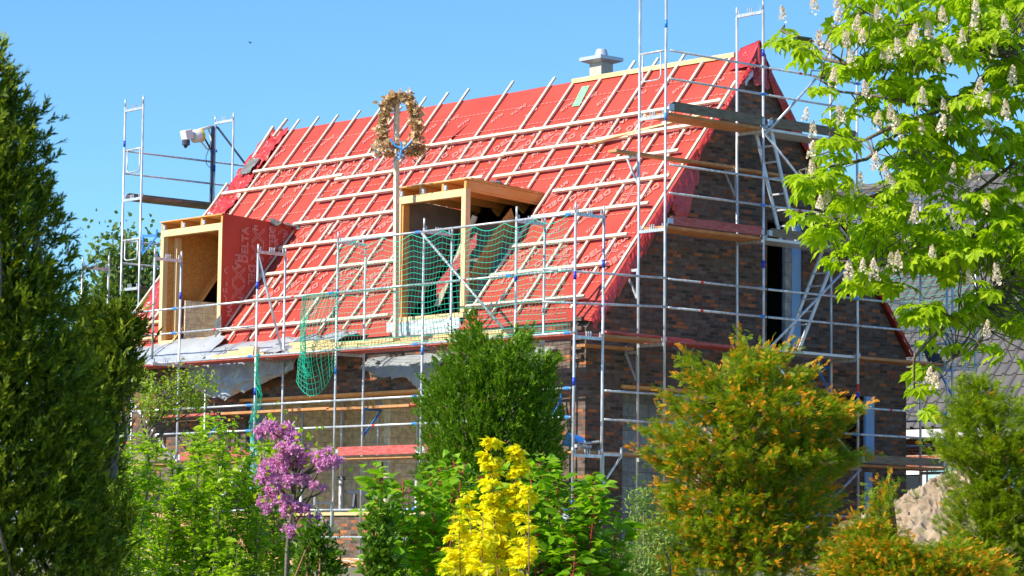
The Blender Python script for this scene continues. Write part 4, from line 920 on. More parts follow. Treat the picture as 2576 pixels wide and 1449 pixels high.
# ================================================================ SITE CLUTTER
# soil heap
hc = ony(2425, 1400, -3.6); hx, hy = float(hc[0]), float(hc[1]); print('heap', hx, hy)
def heap(a, b):
    t = a*2*math.pi; r = b; R0 = 2.75*(1+.15*math.sin(t*3)+.1*nz(math.cos(t), math.sin(t), 1, 2)); x = hx+math.cos(t)*r*R0; y = hy+math.sin(t)*r*R0
    z = -4.05+1.80*max(0, 1-r)**.8*(1+.16*nz(x, y, 0, 1.3))+.16*nz(x, y, 2, 2.7)*(1-r*.6)-.20*abs(nz(x, y, 2, 3.7))-.16*abs(nz(x, y, 2, 8))+.06*nz(x, y, 2, 19)+.12; return (x+.05*nz(x, y, z, 9), y, z)
tag(grid(heap, 320, 170).build('soil_heap', 'soil'), 'heap of light brown excavated soil between the yews', 'soil heap')
# pallets
def pallet(root, x, y, z, a=0):
    c, s_ = math.cos(a), math.sin(a); mb = MB()
    def tr_(p): return (x+p[0]*c-p[1]*s_, y+p[0]*s_+p[1]*c, z+p[2])
    for i in range(7): yy = -.55+i*.183; mb.bar(tr_((-.4, yy, .13)), tr_((.4, yy, .13)), .1, .022)
    for i in (-.36, 0, .36): mb.bar(tr_((i, -.6, .07)), tr_((i, .6, .07)), .1, .09); mb.bar(tr_((i, -.6, .012)), tr_((i, .6, .012)), .1, .022)
    return mb
plab = ['left of the trunk, lowest', 'left of the trunk, second', 'left of the trunk, third', 'left of the trunk, fourth', 'left of the trunk, fifth', 'left of the trunk, topmost']
for st, (u, v, n, d_) in enumerate([(430, 1430, 6, 42), (590, 1430, 6, 42), (690, 1440, 2, 41)]):
    b0 = at(u, v, d_)
    for k in range(n):
        tag(pallet(None, b0[0], b0[1], -4.1+k*.145, .3+random.uniform(-.08, .08)).build('pallet', 'pallet'), 'orange pallet in the %s stack behind the leafy shrub, %s from the ground' % (['left', 'middle', 'low right'][st], ['first', 'second', 'third', 'fourth', 'fifth', 'sixth'][k]), 'pallet', 'wooden pallets stacked by the wall')
ORD = ['leftmost', 'second from the left', 'third from the left', 'fourth from the left', 'fifth from the left', 'sixth from the left', 'seventh from the left', 'seventh from the right', 'sixth from the right', 'fifth from the right', 'fourth from the right', 'third from the right', 'second from the right', 'rightmost']
for k in range(14):
    b0 = at(845+12*k+random.uniform(-6, 6), 1428+random.uniform(-8, 10), 43.5)
    tag(MB().bar((b0[0], b0[1], -4.0+.02*(k % 4)), (b0[0]+random.uniform(-.5, -.2), b0[1]+random.uniform(.4, .9), -3.93+.06*random.random()), .11, .024).build('offcut_board', 'pallet'), 'orange offcut board, %s in the loose pile at the brick wall foot' % ORD[k], 'board', 'offcut boards in a loose pile at the wall foot')
# white wrapped bags
for i, (u, v, s_, lb) in enumerate([(1005, 1440, .34, 'white bulk bag left of the dogwood against the wall'), (1385, 1425, .42, 'white bulk bag under the dogwood beside the corner post'), (1320, 1440, .3, 'small white bulk bag behind the yellow shrub'), (420, 1445, .3, 'white bag low behind the left shrub')]):
    b0 = at(u, v, 43); mb = grid(lambda a, b: (b0[0]+s_*math.cos(a*6.283)*min(1, 1.6*math.sin(math.pi*min(.98, b*.9+.05)))+.04*nz(a*8, b*6, i), b0[1]+s_*math.sin(a*6.283)*min(1, 1.6*math.sin(math.pi*min(.98, b*.9+.05))), -4.05+.75*b*s_/.34+.05*nz(a*9, b*9, i+3)), 30, 16); tag(mb.build('bulk_bag', 'white'), lb, 'bag')
# bird
bd = at(630, 107, 110); mb = MB(); mb.poly([bd+(0, 0, .02), bd+RT*.09+UP*.03, bd+RT*.02+(0, 0, -.01), bd-RT*.10+UP*.05, bd-UP*.06, bd+FW*.03], [(0, 1, 2), (0, 2, 3), (2, 4, 3), (2, 1, 5), (5, 3, 4), (1, 0, 5)])
tag(mb.build('bird', 'dark'), 'tiny dark bird flying high in the blue sky', 'bird')

# ================================================================ PLANTS
def gnd(p): return np.array([p[0], p[1], gz(p[0], p[1])])
def outward_up(o, upw, jit):
    d = o+np.array([0, 0, upw])+rng.normal(size=o.shape)*jit; return d
def clumps(P, dist, nc, per, spread, shell=.55, rmax=9):
    c, o, uv = crown(P, dist, nc, shell, rmax); i = np.repeat(np.arange(nc), per)
    return c[i]+rng.normal(size=(nc*per, 3))*spread, o[i], c, o
def plumes(P, dist, nc, per, root, leaf, ln, sp, size, upw, rmax=.75, shell=.85, name='crown'):
    c, o, uv = crown(P, dist, nc, shell, rmax); d = o*rng.uniform(.5, 1.1, (nc, 1))+np.array([0, 0, upw])+rng.normal(size=(nc, 3))*.18; d /= np.linalg.norm(d, axis=1, keepdims=True)
    i = np.repeat(np.arange(nc), per); t = rng.random(len(i)); L_ = ln*rng.uniform(.6, 1.3, nc)[i]
    pos = c[i]+d[i]*((t-.75)*L_)[:, None]+rng.normal(size=(len(i), 3))*(sp*(1.15-t))[:, None]
    return scatter(name, tpl_spray(7, 11), pos, d[i]+rng.normal(size=pos.shape)*.42, rng.uniform(*size, len(i)), leaf, root)
# --- left cypress
CY = [(-160, 60), (-40, 100), (8, 132), (28, 160), (48, 200), (66, 232), (80, 268), (98, 300), (122, 345), (120, 400), (142, 440), (134, 500), (150, 560), (168, 610), (175, 690), (190, 745), (200, 820), (215, 900), (240, 960), (262, 1040), (268, 1110), (262, 1180), (280, 1290), (292, 1449), (300, 1600), (-420, 1600), (-400, 900), (-300, 400)]
CY = [(u_-20, v_+48 if v_ < 1000 else v_) for u_, v_ in CY]
r = empty('cypress', tuple(gnd(at(-40, 1414, 8.5))), 'tall dark green cypress filling the left edge', 'tree')
cp_, o, c, co = clumps(CY, 8.5, 900, 12, .032, .5, .4)
scatter('inner_crown', tpl_spray(7, 4), cp_, outward_up(o, 1.1, .45), rng.uniform(.035, .07, len(cp_)), 'cypress_leaf', r)
plumes(CY, 8.5, 700, 34, r, 'cypress_leaf', .17, .024, (.02, .042), 1.3, .45)
tb = gnd(at(-40, 1414, 8.5)); branches('trunk', [([tb, at(-40, 500, 8.5)], .08, .02)]+[(curve(at(-40, random.uniform(300, 1400), 8.5), c[i], .1), .012, .004) for i in range(0, 300, 3)], 'bark', r)
CY2 = [(222, 810), (250, 768), (280, 790), (300, 765), (318, 752), (330, 800), (345, 815), (335, 850), (322, 880), (330, 930), (315, 985), (302, 1040), (285, 1090), (272, 1130), (262, 1180), (290, 1300), (300, 1449), (200, 1500), (180, 1000), (205, 900)]
r = empty('cypress', tuple(gnd(at(265, 1414, 13))), 'small dark cypress bulging right of the tall one below the tarpaulin', 'tree')
cp_, o, c, co = clumps(CY2, 13, 200, 10, .04, .5, .5)
plumes(CY2, 13, 230, 26, r, 'cypress_leaf', .20, .028, (.025, .055), 1.3, .5, name='outer_crown')
scatter('crown', tpl_spray(7, 5), cp_, outward_up(o, 1.3, .5), rng.uniform(.05, .10, len(cp_)), 'cypress_leaf', r)
branches('trunk', [([gnd(at(265, 1414, 13)), at(300, 850, 13)], .05, .01)]+[(curve(at(275, random.uniform(850, 1400), 13), c[i], .1), .01, .003) for i in range(0, 60, 2)], 'bark', r)
# --- central juniper
JU = [(1192, 795), (1212, 850), (1232, 868), (1258, 858), (1284, 880), (1300, 842), (1325, 830), (1335, 870), (1362, 900), (1405, 905), (1378, 930), (1392, 965), (1388, 1010), (1404, 1050), (1408, 1120), (1416, 1200), (1400, 1270), (1380, 1400), (1130, 1400), (1075, 1290), (1052, 1215), (1078, 1170), (1070, 1110), (1060, 1040), (1068, 965), (1082, 938), (1118, 905), (1140, 872), (1152, 838), (1172, 842), (1182, 800)]
r = empty('juniper', tuple(gnd(at(1240, 1414, 28))), 'dense green juniper in the centre before the scaffold', 'tree')
plumes(JU, 28, 620, 30, r, 'juniper_leaf', .30, .030, (.035, .075), 1.5)
cp_, o, c, co = clumps(JU, 28, 900, 9, .05, .3, .6)
scatter('inner_crown', tpl_spray(6, 16), cp_, outward_up(o, 1.2, .35), rng.uniform(.05, .10, len(cp_)), 'juniper_leaf', r)
# plume tips round the outline
uvt = np.array([(1195, 785), (1300, 828), (1340, 822), (1400, 900), (1385, 925), (1060, 950), (1045, 1010), (1052, 1150), (1120, 895), (1150, 840), (1408, 1040), (1412, 1130), (1262, 850), (1225, 850)], float); ii = np.repeat(np.arange(len(uvt)), 40)
ct = at(1240, 1000, 28); tips = wpts(uvt, np.full(len(uvt), 28.)); dd = tips-ct; dd /= np.linalg.norm(dd, axis=1, keepdims=True); dd[:, 2] += .5
tt = rng.random(len(ii)); pp = tips[ii]-dd[ii]*.30*tt[:, None]+rng.normal(size=(len(ii), 3))*.028*(.2+tt[:, None])
scatter('plumes', tpl_spray(7, 7), pp, dd[ii]+rng.normal(size=pp.shape)*.3, rng.uniform(.05, .09, len(pp)), 'juniper_leaf', r)
branches('trunk', [([gnd(at(1240, 1414, 28)), at(1235, 900, 28)], .07, .015)]+[(curve(at(1238, min(1400, 1449-0), 28) if 0 else at(1238, random.uniform(950, 1350), 28), c[i], .08), .014, .004) for i in range(0, 240, 2)], 'bark', r)
# --- yews
def yew(P, dist, nc, per, frac_or, label, trunk_u, top_v, size=(.05, .085), bark='brown_bark', spread=.06, rmax=1.2, upw=.35):
    b = gnd(at(trunk_u, 1414, dist)); r = empty('yew', tuple(b), label, 'tree')
    c, o, uv = crown(P, dist, nc, .72, rmax); i = np.repeat(np.arange(nc), per); tt = rng.random(len(i))
    d = o*rng.uniform(.7, 1.3, (nc, 1))+np.array([0, 0, upw])+rng.normal(size=(nc, 3))*.28; d /= np.linalg.norm(d, axis=1, keepdims=True); L_ = (.24*rng.uniform(.6, 1.4, nc))[i]
    pos = c[i]+d[i]*((tt-.8)*L_)[:, None]+rng.normal(size=(len(i), 3))*(spread*(.62-.5*tt))[:, None]; dirs = d[i]+rng.normal(size=pos.shape)*.42
    warm = (rng.random(nc) < frac_or*2.2)[i]; m = (tt > .76) & warm & (rng.random(len(tt)) < .75)
    T = tpl_needles(7, .36, .085, 50); s = rng.uniform(*size, len(pos)); upv = np.tile([0, 0, 1.], (len(pos), 1))
    scatter('crown', T, pos[~m], dirs[~m], s[~m], 'yew_green', r, .5, upv[~m])
    if m.any(): scatter('young_shoots', tpl_needles(6, .42, .13, 45), pos[m]+d[i][m]*.02, d[i][m]+rng.normal(size=dirs[m].shape)*.35, s[m]*.62, 'yew_orange', r, .5, upv[m])
    VV = np.array([q for q in P if 0 < q[0] < 2600 and q[1] < 1440], float); ax_ = np.stack([np.full(len(VV), trunk_u*.6+VV[:, 0].mean()*.4), VV[:, 1]+130], 1)
    tp = wpts(VV, dist+rng.uniform(-.25, .1, len(VV))); dd_ = tp-wpts(ax_, np.full(len(VV), dist)); dd_ /= np.linalg.norm(dd_, axis=1, keepdims=True); ii = np.repeat(np.arange(len(VV)), 26); t2 = rng.random(len(ii))
    pp = tp[ii]+dd_[ii]*((t2-.75)*.30)[:, None]+rng.normal(size=(len(ii), 3))*(.026*(1.1-t2))[:, None]; og = (t2 > .6) & (rng.random(len(ii)) < frac_or*2)
    scatter('shoots', tpl_needles(7, .36, .085, 50), pp[~og], dd_[ii][~og]+rng.normal(size=pp[~og].shape)*.35, rng.uniform(*size, (~og).sum())*.9, 'yew_green', r)
    if og.any(): scatter('young_shoots', tpl_needles(6, .42, .13, 45), pp[og], dd_[ii][og]+rng.normal(size=pp[og].shape)*.3, rng.uniform(*size, og.sum())*.6, 'yew_orange', r)
    L = [([b, at(trunk_u+6, (top_v+1414)/2, dist), at(trunk_u, top_v, dist)], .05*dist/20, .01)]
    for k in rng.choice(nc, min(nc, 150), False):
        uk, vk = uv[k]; s0 = at(trunk_u, min(1410, vk+60+abs(uk-trunk_u)*.45), dist); L.append((curve(s0, c[k], .05), .010, .003))
    branches('trunk', L, bark, r); return r
YO = [(1858, 842), (1868, 880), (1880, 900), (1905, 880), (1932, 868), (1945, 900), (1975, 868), (1992, 878), (1968, 925), (1980, 965), (2005, 940), (2042, 915), (2062, 925), (2030, 965), (2042, 1000), (2075, 985), (2100, 1000), (2118, 1022), (2178, 1018), (2150, 1050), (2112, 1075), (2132, 1095), (2098, 1130), (2150, 1135), (2190, 1150), (2130, 1180), (2098, 1205), (2115, 1250), (2100, 1300), (2128, 1340), (2120, 1460), (1600, 1460), (1590, 1400), (1630, 1370), (1590, 1330), (1650, 1300), (1640, 1250), (1672, 1215), (1650, 1165), (1598, 1130), (1655, 1120), (1662, 1095), (1605, 1078), (1680, 1062), (1720, 1075), (1672, 1030), (1660, 985), (1705, 1010), (1742, 1000), (1715, 955), (1702, 905), (1728, 885), (1752, 920), (1788, 930), (1830, 925), (1845, 890)]
yew(YO, 22, 1250, 19, .38, 'broad yew with orange young shoots before the gable', 1850, 900)
YG_ = [(2405, 1000), (2425, 965), (2450, 940), (2480, 958), (2510, 978), (2545, 990), (2600, 1010), (2700, 1130), (2720, 1460), (2385, 1460), (2382, 1380), (2362, 1330), (2385, 1290), (2372, 1240), (2392, 1200), (2382, 1150), (2330, 1130), (2352, 1100), (2372, 1075), (2362, 1040), (2392, 1020)]
yew(YG_, 24, 900, 19, .03, 'tall plain green yew at the right edge below the chestnut', 2480, 960, upw=.5)
YL = [(2200, 1270), (2212, 1222), (2230, 1208), (2242, 1212), (2228, 1238), (2222, 1268), (2228, 1320), (2290, 1375), (2350, 1385), (2400, 1360), (2430, 1375), (2490, 1390), (2530, 1420), (2540, 1470), (2070, 1470), (2090, 1380), (2120, 1345), (2130, 1325), (2160, 1310), (2188, 1310)]
yew(YL, 17, 600, 18, .34, 'low spreading orange tipped yew before the soil heap', 2240, 1230, size=(.04, .065))
# --- leafy shrubs
def shrub(kind, P, dist, nc, per, size, leaf, label, base_u, stem='bark', T=None, nst=24, spread=.09, upw=.4, rmax=.7, name='crown', cat='shrub', sr=.009, shell=.55):
    b = gnd(at(base_u, 1414, dist)); r = empty(kind, tuple(b), label, cat)
    pos, o, c, co = clumps(P, dist, nc, per, spread, shell, rmax); d = o*.8+np.array([0, 0, upw])+rng.normal(size=pos.shape)*.55
    upv = np.tile([0, 0, 1.], (len(pos), 1))+o*.3
    scatter(name, T or tpl_leaf(.55), pos, d, rng.uniform(*size, len(pos)), leaf, r, .5, upv)
    L = []
    for k in rng.choice(nc, min(nst, nc), False): L.append((curve(b+rng.normal(size=3)*(.08, .08, 0), c[k], .07, 8), sr*1.6, sr*.4))
    branches('stems', L, stem, r); return r, b
def stemmy(kind, tops, dist, base_u, label, leaf, size, dens, rt, rb, stem='bark', T=None, cat='shrub', dj=.5, sr=.009, twig=.12, bw=.25, droop=.1, extra=None):
    b = gnd(at(base_u, 1414, dist)); r = empty(kind, tuple(b), label, cat); L = []; PO = []; DR = []
    for (u, v) in tops:
        dd = dist+random.uniform(-dj, dj); tp = at(u, v, dd); bs = gnd(at(base_u+(u-base_u)*(1-bw)*random.uniform(.75, 1), 1414, dd)); bs[2] = b[2]
        st_ = curve(bs, tp, .03, 10); L.append((st_, sr*1.4, sr*.35)); st_ = np.array(st_); ln = np.linalg.norm(tp-bs)
        nt = max(6, int(ln/twig*1.6)); ts = 1-rng.random(nt)**1.15*.95
        for t in ts:
            k = t*9; a = int(min(k, 8)); c = st_[a]*(1-(k-a))+st_[a+1]*(k-a); an = rng.uniform(0, 6.28); rr = (rb+(rt-rb)*t**.8)*rng.uniform(.5, 1.15)
            e = c+np.array([math.cos(an)*rr, math.sin(an)*rr, rr*rng.uniform(-.1, .8)])
            L.append((curve(c, e, .06, 3), sr*.5, sr*.25)); n = max(3, int(dens*(rr+.05))); q = rng.random(n)
            PO.append(c+(e-c)*q[:, None]+rng.normal(size=(n, 3))*.022); DR.append(np.tile((e-c)/(np.linalg.norm(e-c)+1e-6), (n, 1))*.6+np.stack([np.cos(an+rng.uniform(-1.6, 1.6, n)), np.sin(an+rng.uniform(-1.6, 1.6, n)), rng.uniform(-.3, .5, n)], 1))
    PO = np.concatenate(PO); DR = np.concatenate(DR)
    scatter('crown', T or tpl_leaf(.5, .1, .25), PO, DR, rng.uniform(*size, len(PO)), leaf, r, .45, np.tile([0, 0, 1.], (len(PO), 1)))
    branches('stems', L, stem, r, 5); return r, PO
ET = [(u_, v_+18 if v_ < 1200 else v_) for u_, v_ in [(300, 1085), (278, 1110), (338, 1105), (322, 1130), (368, 1080), (398, 1105), (430, 1135), (448, 1150), (490, 1065), (505, 1090), (525, 1032), (548, 1045), (580, 1048), (598, 1080), (560, 1130), (610, 1140), (640, 1110), (668, 1105), (690, 1125), (702, 1170), (640, 1190), (300, 1200), (350, 1190), (400, 1200), (460, 1180), (520, 1170), (560, 1200), (600, 1210), (650, 1240), (700, 1300), (730, 1350), (320, 1290), (380, 1300), (440, 1280), (500, 1290), (560, 1290), (620, 1300), (680, 1360), (275, 1270), (290, 1350), (350, 1390), (420, 1380), (480, 1370), (540, 1380), (600, 1370), (650, 1390)]]
r, po = stemmy('spindle_shrub', ET, 19, 500, 'large fresh green shrub filling the lower left', 'shrub_leaf', (.032, .066), 84, .045, .18, 'bark', twig=.042, dj=.75, sr=.007, bw=.15)
ki = rng.integers(0, len(po), 5200); scatter('flower_buds', tpl_puff(5, 12, .35), po[ki]+rng.normal(size=(5200, 3))*.02, rng.normal(size=(5200, 3)), .028, 'shrub_leaf', r)
HW = [(345, 925), (375, 938), (392, 955), (430, 950), (452, 935), (470, 925), (488, 945), (520, 948), (545, 965), (520, 985), (478, 980), (500, 1005), (520, 1030), (470, 1035), (440, 1020), (428, 1050), (390, 1065), (360, 1050), (345, 1010)]
r, b = shrub('hawthorn', HW, 27, 95, 15, (.03, .05), 'hawthorn_leaf', 'slender small tree with pale buds left of the hanging tarpaulin', 372, 'bark', nst=2, spread=.05, rmax=.5, cat='tree')
brs = [([gnd(at(366, 1414, 27)), at(368, 1180, 27), at(374, 1050, 27)], .03, .015)]+[(curve(at(370, random.uniform(1060, 1130), 27), at(*q, 27), .06), .012, .004) for q in HW[::1]]
branches('limbs', brs, 'bark', r)
# dogwoods
DT = [(940, 1172), (955, 1195), (985, 1220), (1012, 1205), (1030, 1215), (1062, 1225), (1085, 1195), (1108, 1180), (1142, 1160), (1170, 1165), (1205, 1195), (1228, 1230), (1005, 1265), (1060, 1270), (1110, 1240), (1160, 1250), (1200, 1270), (1040, 1320), (1090, 1310), (1140, 1310), (1190, 1330), (1020, 1370), (1070, 1370), (1130, 1380), (985, 1270), (1180, 1390)]
stemmy('dogwood', DT, 16.5, 1120, 'green dogwood left of the yellow shrub with red stems', 'dogwood_leaf', (.06, .105), 46, .05, .18, 'red_bark', T=tpl_leaf(.56, .08, .22), twig=.06, dj=.4, bw=.35, sr=.006)
DT = [(1300, 1185), (1330, 1165), (1352, 1145), (1378, 1165), (1395, 1200), (1420, 1215), (1445, 1235), (1478, 1200), (1490, 1190), (1505, 1230), (1512, 1262), (1555, 1325), (1578, 1325), (1545, 1350), (1340, 1230), (1380, 1260), (1430, 1290), (1480, 1290), (1330, 1300), (1390, 1330), (1450, 1350), (1340, 1370), (1410, 1390), (1500, 1330), (1520, 1390), (1300, 1260), (1280, 1340)]
stemmy('dogwood', DT, 16.5, 1400, 'green dogwood right of the yellow shrub with red stems', 'dogwood_leaf', (.06, .105), 46, .05, .18, 'red_bark', T=tpl_leaf(.56, .08, .22), twig=.06, dj=.4, bw=.35, sr=.006)
# golden shrub: upright stems
r = empty('golden_shrub', tuple(gnd(at(1230, 1414, 14))), 'bright yellow leaved shrub of upright spires in the bottom middle', 'shrub')
st = [((1232, 1102), 1245, 1), ((1302, 1128), 1290, 1), ((1176, 1243), 1180, .9), ((1248, 1262), 1240, .7), ((1155, 1300), 1152, .6), ((1322, 1300), 1315, .5), ((1215, 1300), 1212, .7), ((1280, 1300), 1275, .6), ((1330, 1225), 1325, .3), ((1140, 1350), 1140, .5), ((1230, 1370), 1228, .8), ((1190, 1370), 1190, .7)]
pos = []; L = []; dirs = []
for (tu, tv), bu, s_ in st:
    dj = 14+random.uniform(-.3, .3); bse = gnd(at(bu, 1414, dj)); tp = at(tu, tv, dj); L.append((curve(bse, tp, .012, 8), .008, .002)); bb = at(bu, 1449, dj)
    nn_ = max(8, int((1449-tv)/7*s_)); tk = np.sort(rng.random(nn_)); tk[-1] = .985
    for t in tk:
        c = bb+(tp-bb)*t; a0 = rng.uniform(0, 6.28); wd = .046*(1.15-.75*t)*(.6+.4*s_)+.010; n = rng.integers(12, 22); a = a0+rng.normal(size=n)*.7
        of = np.stack([np.cos(a), np.sin(a), rng.uniform(-.1, .35, n)], 1); pos.append(c+of*wd*rng.random((n, 1))); dirs.append(of+np.array([0, 0, .05])+rng.normal(size=(n, 3))*.3)
pos = np.concatenate(pos); dirs = np.concatenate(dirs)
scatter('crown', tpl_leaf(.72, .14, .35), pos, dirs, rng.uniform(.024, .052, len(pos)), 'golden_leaf', r, .35, np.tile([0, 0, 1.], (len(pos), 1))); branches('stems', L, 'brown_bark', r)
# purple blossoming tree
BL = [(655, 1085, 18), (680, 1075, 20), (700, 1092, 26), (722, 1080, 18), (735, 1100, 22), (718, 1128, 26), (742, 1128, 18), (712, 1150, 16), (768, 1130, 16), (772, 1150, 20), (752, 1160, 22), (800, 1150, 20), (822, 1145, 22), (842, 1160, 20), (812, 1168, 20), (690, 1168, 24), (668, 1182, 24), (705, 1185, 22), (730, 1168, 16), (660, 1205, 18), (690, 1205, 18), (725, 1210, 18), (750, 1205, 16), (770, 1208, 14), (790, 1222, 14), (815, 1228, 10), (680, 1235, 16), (660, 1260, 16), (700, 1250, 20), (722, 1262, 20), (745, 1275, 18), (770, 1280, 14), (670, 1280, 14), (715, 1290, 12), (790, 1305, 18), (812, 1318, 12), (735, 1335, 20), (760, 1342, 16), (775, 1330, 12), (700, 1225, 12)]
r = empty('blossom_tree', tuple(gnd(at(728, 1414, 18))), 'small tree covered in purple pink blossom before the wide opening', 'tree')
trunk = [gnd(at(716, 1414, 18)), at(722, 1380, 18), at(735, 1280, 18), at(745, 1180, 18), at(728, 1090, 18)]; L = [(trunk, .014, .006)]; pos = []
for u, v, s in BL:
    d_ = 18+random.uniform(-.3, .1); c = at(u, v, d_); n = int(s*s*.22); pos.append(c+rng.normal(size=(n, 3))*np.array([1, 1, .85])*s*.40/PF*18); s0 = at(740, min(1370, v+60), 18); L.append((curve(s0, c, .06), .010, .004))
pos = np.concatenate(pos); scatter('blossom', tpl_puff(7, 9, .5), pos, rng.normal(size=pos.shape), rng.uniform(.013, .026, len(pos)), 'lilac_flower', r)
ci = rng.integers(0, len(pos), 170); scatter('leaves', tpl_leaf(.85), pos[ci]+rng.normal(size=(170, 3))*.05+UP*.05, rng.normal(size=(170, 3)), .035, 'shrub_leaf', r)
branches('trunk', L, 'bark', r)
# dark leaved stems
for P, lab, bu, dist in [([(775, 1350), (790, 1322), (815, 1340), (830, 1375), (838, 1400), (845, 1460), (750, 1460), (762, 1390)], 'dark glossy shrub right of the blossoming trunk', 795, 17), ([(940, 1295), (952, 1270), (965, 1285), (970, 1320), (962, 1370), (985, 1410), (985, 1460), (932, 1460), (940, 1400), (935, 1345), (945, 1330)], 'dark leaved upright shrub before the brick parapet', 960, 15)]:
    shrub('laurel_shrub', P, dist, 75, 14, (.03, .05), 'dark_leaf', lab, bu, 'brown_bark', nst=14, spread=.035, rmax=.25, upw=.9)
for P, lab, bu, dist in [([(1580, 1222), (1592, 1240), (1612, 1262), (1625, 1240), (1632, 1290), (1650, 1320), (1680, 1350), (1660, 1400), (1600, 1420), (1585, 1370), (1600, 1320), (1588, 1290), (1592, 1262)], 'silvery variegated shrub left of the orange tipped yew', 1610, 20), ([(1510, 1410), (1540, 1390), (1580, 1385), (1620, 1400), (1640, 1460), (1505, 1460)], 'low silvery shrub at the bottom beside the dogwood', 1570, 19)]:
    shrub('variegated_shrub', P, dist, 55, 15, (.03, .05), 'variegated_leaf', lab, bu, 'bark', T=tpl_leaf(.36), nst=10, spread=.05, rmax=.35, upw=.9)
BR = [(242, 700), (255, 640), (280, 612), (310, 608), (330, 640), (350, 650), (380, 630), (400, 640), (400, 800), (340, 820), (280, 800), (250, 760)]
b = np.array([*at(320, 1414, 85)[:2], -4.5]); r = empty('birch', tuple(b), 'loose pale birch rising behind the left scaffold', 'tree')
cp_, o, c, co = clumps(BR, 85, 210, 16, .38, .2, 1.0); scatter('crown', tpl_leaf(.8), cp_, rng.normal(size=cp_.shape)+np.array([0, 0, -.5]), rng.uniform(.11, .2, len(cp_)), 'birch_leaf', r); branches('trunk', [([b, at(320, 620, 85)], .2, .04)]+[(curve(at(320, random.uniform(650, 900), 85), c[i], .08), .03, .01) for i in range(0, 70, 2)], 'bark', r)
for i, (P, lab, bu) in enumerate([([(150, 800), (200, 780), (235, 800), (300, 830), (380, 800), (400, 1300), (120, 1300)], 'rounded green tree far behind the left house end', 260)]):
    b = np.array([*at(bu, 1414, 95)[:2], -4.5]); r = empty('garden_tree', tuple(b), lab, 'tree'); cp_, o, c, co = clumps(P, 95, 420, 16, .4, .4, 2.5); scatter('crown', tpl_leaf(.8), cp_, rng.normal(size=cp_.shape), rng.uniform(.15, .26, len(cp_)), 'birch_leaf', r); branches('trunk', [([b, at(bu, 850, 95)], .2, .05)], 'bark', r)

# --- horse chestnut branches reaching in from the right
CD = 25.
cb_ = gnd(at(3150, 1414, CD+1)); cr = empty('horse_chestnut', tuple(cb_), 'horse chestnut with white flower candles reaching in from the right', 'tree')
limbs = [[(3150, 1414), (3130, 700), (2960, 250), (2760, 80), (2576, 140), (2470, 130), (2380, 150), (2300, 165)],
         [(3135, 800), (2900, 420), (2700, 180), (2576, 110), (2500, 175), (2440, 240), (2380, 270), (2305, 300), (2240, 320), (2180, 350), (2100, 375), (2060, 390)],
         [(2300, 165), (2200, 175), (2130, 160), (2040, 100)], [(2380, 150), (2320, 60), (2250, 55), (2175, 30)], [(2440, 240), (2300, 260), (2200, 240), (2110, 230), (2060, 200)],
         [(2700, 180), (2620, 330), (2540, 420), (2460, 480), (2400, 560), (2330, 640), (2260, 660), (2150, 680)], [(2380, 270), (2300, 400), (2230, 480), (2120, 520), (2050, 500)],
         [(3130, 900), (2860, 700), (2650, 640), (2560, 680), (2470, 760), (2400, 800), (2340, 850), (2300, 900), (2300, 990)], [(2650, 640), (2560, 560), (2450, 600), (2380, 620)], [(2560, 680), (2520, 780), (2450, 880), (2400, 900)],
         [(2300, 300), (2180, 400), (2080, 420), (2010, 430)], [(2040, 100), (1990, 90), (1965, 75)], [(2200, 175), (2080, 150), (2010, 125)]]
LW = []; L = []
for k, ln in enumerate(limbs):
    pts = [at(u, v, CD+(1.2 if u > 2650 else .5*math.sin(u*.01+k*1.7))+rng.normal()*.08) for u, v in ln]
    if k in (0, 1, 7): pts[0] = cb_+np.array([0, 0, 0.2*k*0+.0]) if k == 0 else pts[0]
    th = .11 if k == 0 else (.05 if k in (1, 7) else .022); L.append((pts, th, .008)); 
    for a, bq in zip(pts, pts[1:]):
        for t in np.linspace(0, 1, 7): LW.append(a+(bq-a)*t)
LW = np.array(LW)
CH = [(1945, 60), (1985, 55), (2010, 75), (2045, 95), (2090, 115), (2085, 60), (2060, 30), (2100, 25), (2130, 55), (2160, 0), (2700, -60), (2750, 400), (2720, 1010), (2576, 900), (2540, 935), (2500, 860), (2465, 900), (2440, 960), (2395, 930), (2370, 990), (2330, 1010), (2320, 1060), (2290, 1080), (2268, 1030), (2300, 985), (2312, 930), (2340, 890), (2310, 820), (2300, 790), (2330, 770), (2300, 720), (2250, 740), (2230, 700), (2180, 730), (2130, 760), (2118, 735), (2150, 680), (2100, 680), (2090, 650), (2060, 640), (2050, 600), (2035, 575), (2015, 550), (2060, 530), (2085, 510), (2040, 520), (2010, 510), (1990, 470), (1975, 460), (2000, 435), (2030, 420), (2008, 395), (1985, 345), (1975, 320), (2030, 315), (2060, 320), (2110, 300), (2120, 345), (2150, 290), (2130, 260), (2070, 262), (2030, 250), (2030, 215), (2070, 200), (2060, 170), (2010, 165), (1990, 150), (2020, 125), (1990, 130), (1960, 120), (1950, 95)]
HOLES = [[(2130, 200), (2020, 260), (2060, 250), (2130, 255)], [(2395, 190), (2430, 150), (2520, 145), (2500, 190), (2440, 240), (2395, 230)], [(2150, 300), (2230, 320), (2200, 350), (2140, 340)], [(2180, 480), (2230, 430), (2255, 455), (2200, 520)], [(2120, 390), (2230, 380), (2240, 420), (2160, 500), (2110, 440)], [(2545, 380), (2576, 360), (2590, 470), (2550, 440)], [(2110, 110), (2150, 130), (2140, 150), (2100, 140)], [(2260, 700), (2330, 660), (2360, 700), (2300, 760)]]
uv = sample(CH, 860); uv[:, 1] -= 12
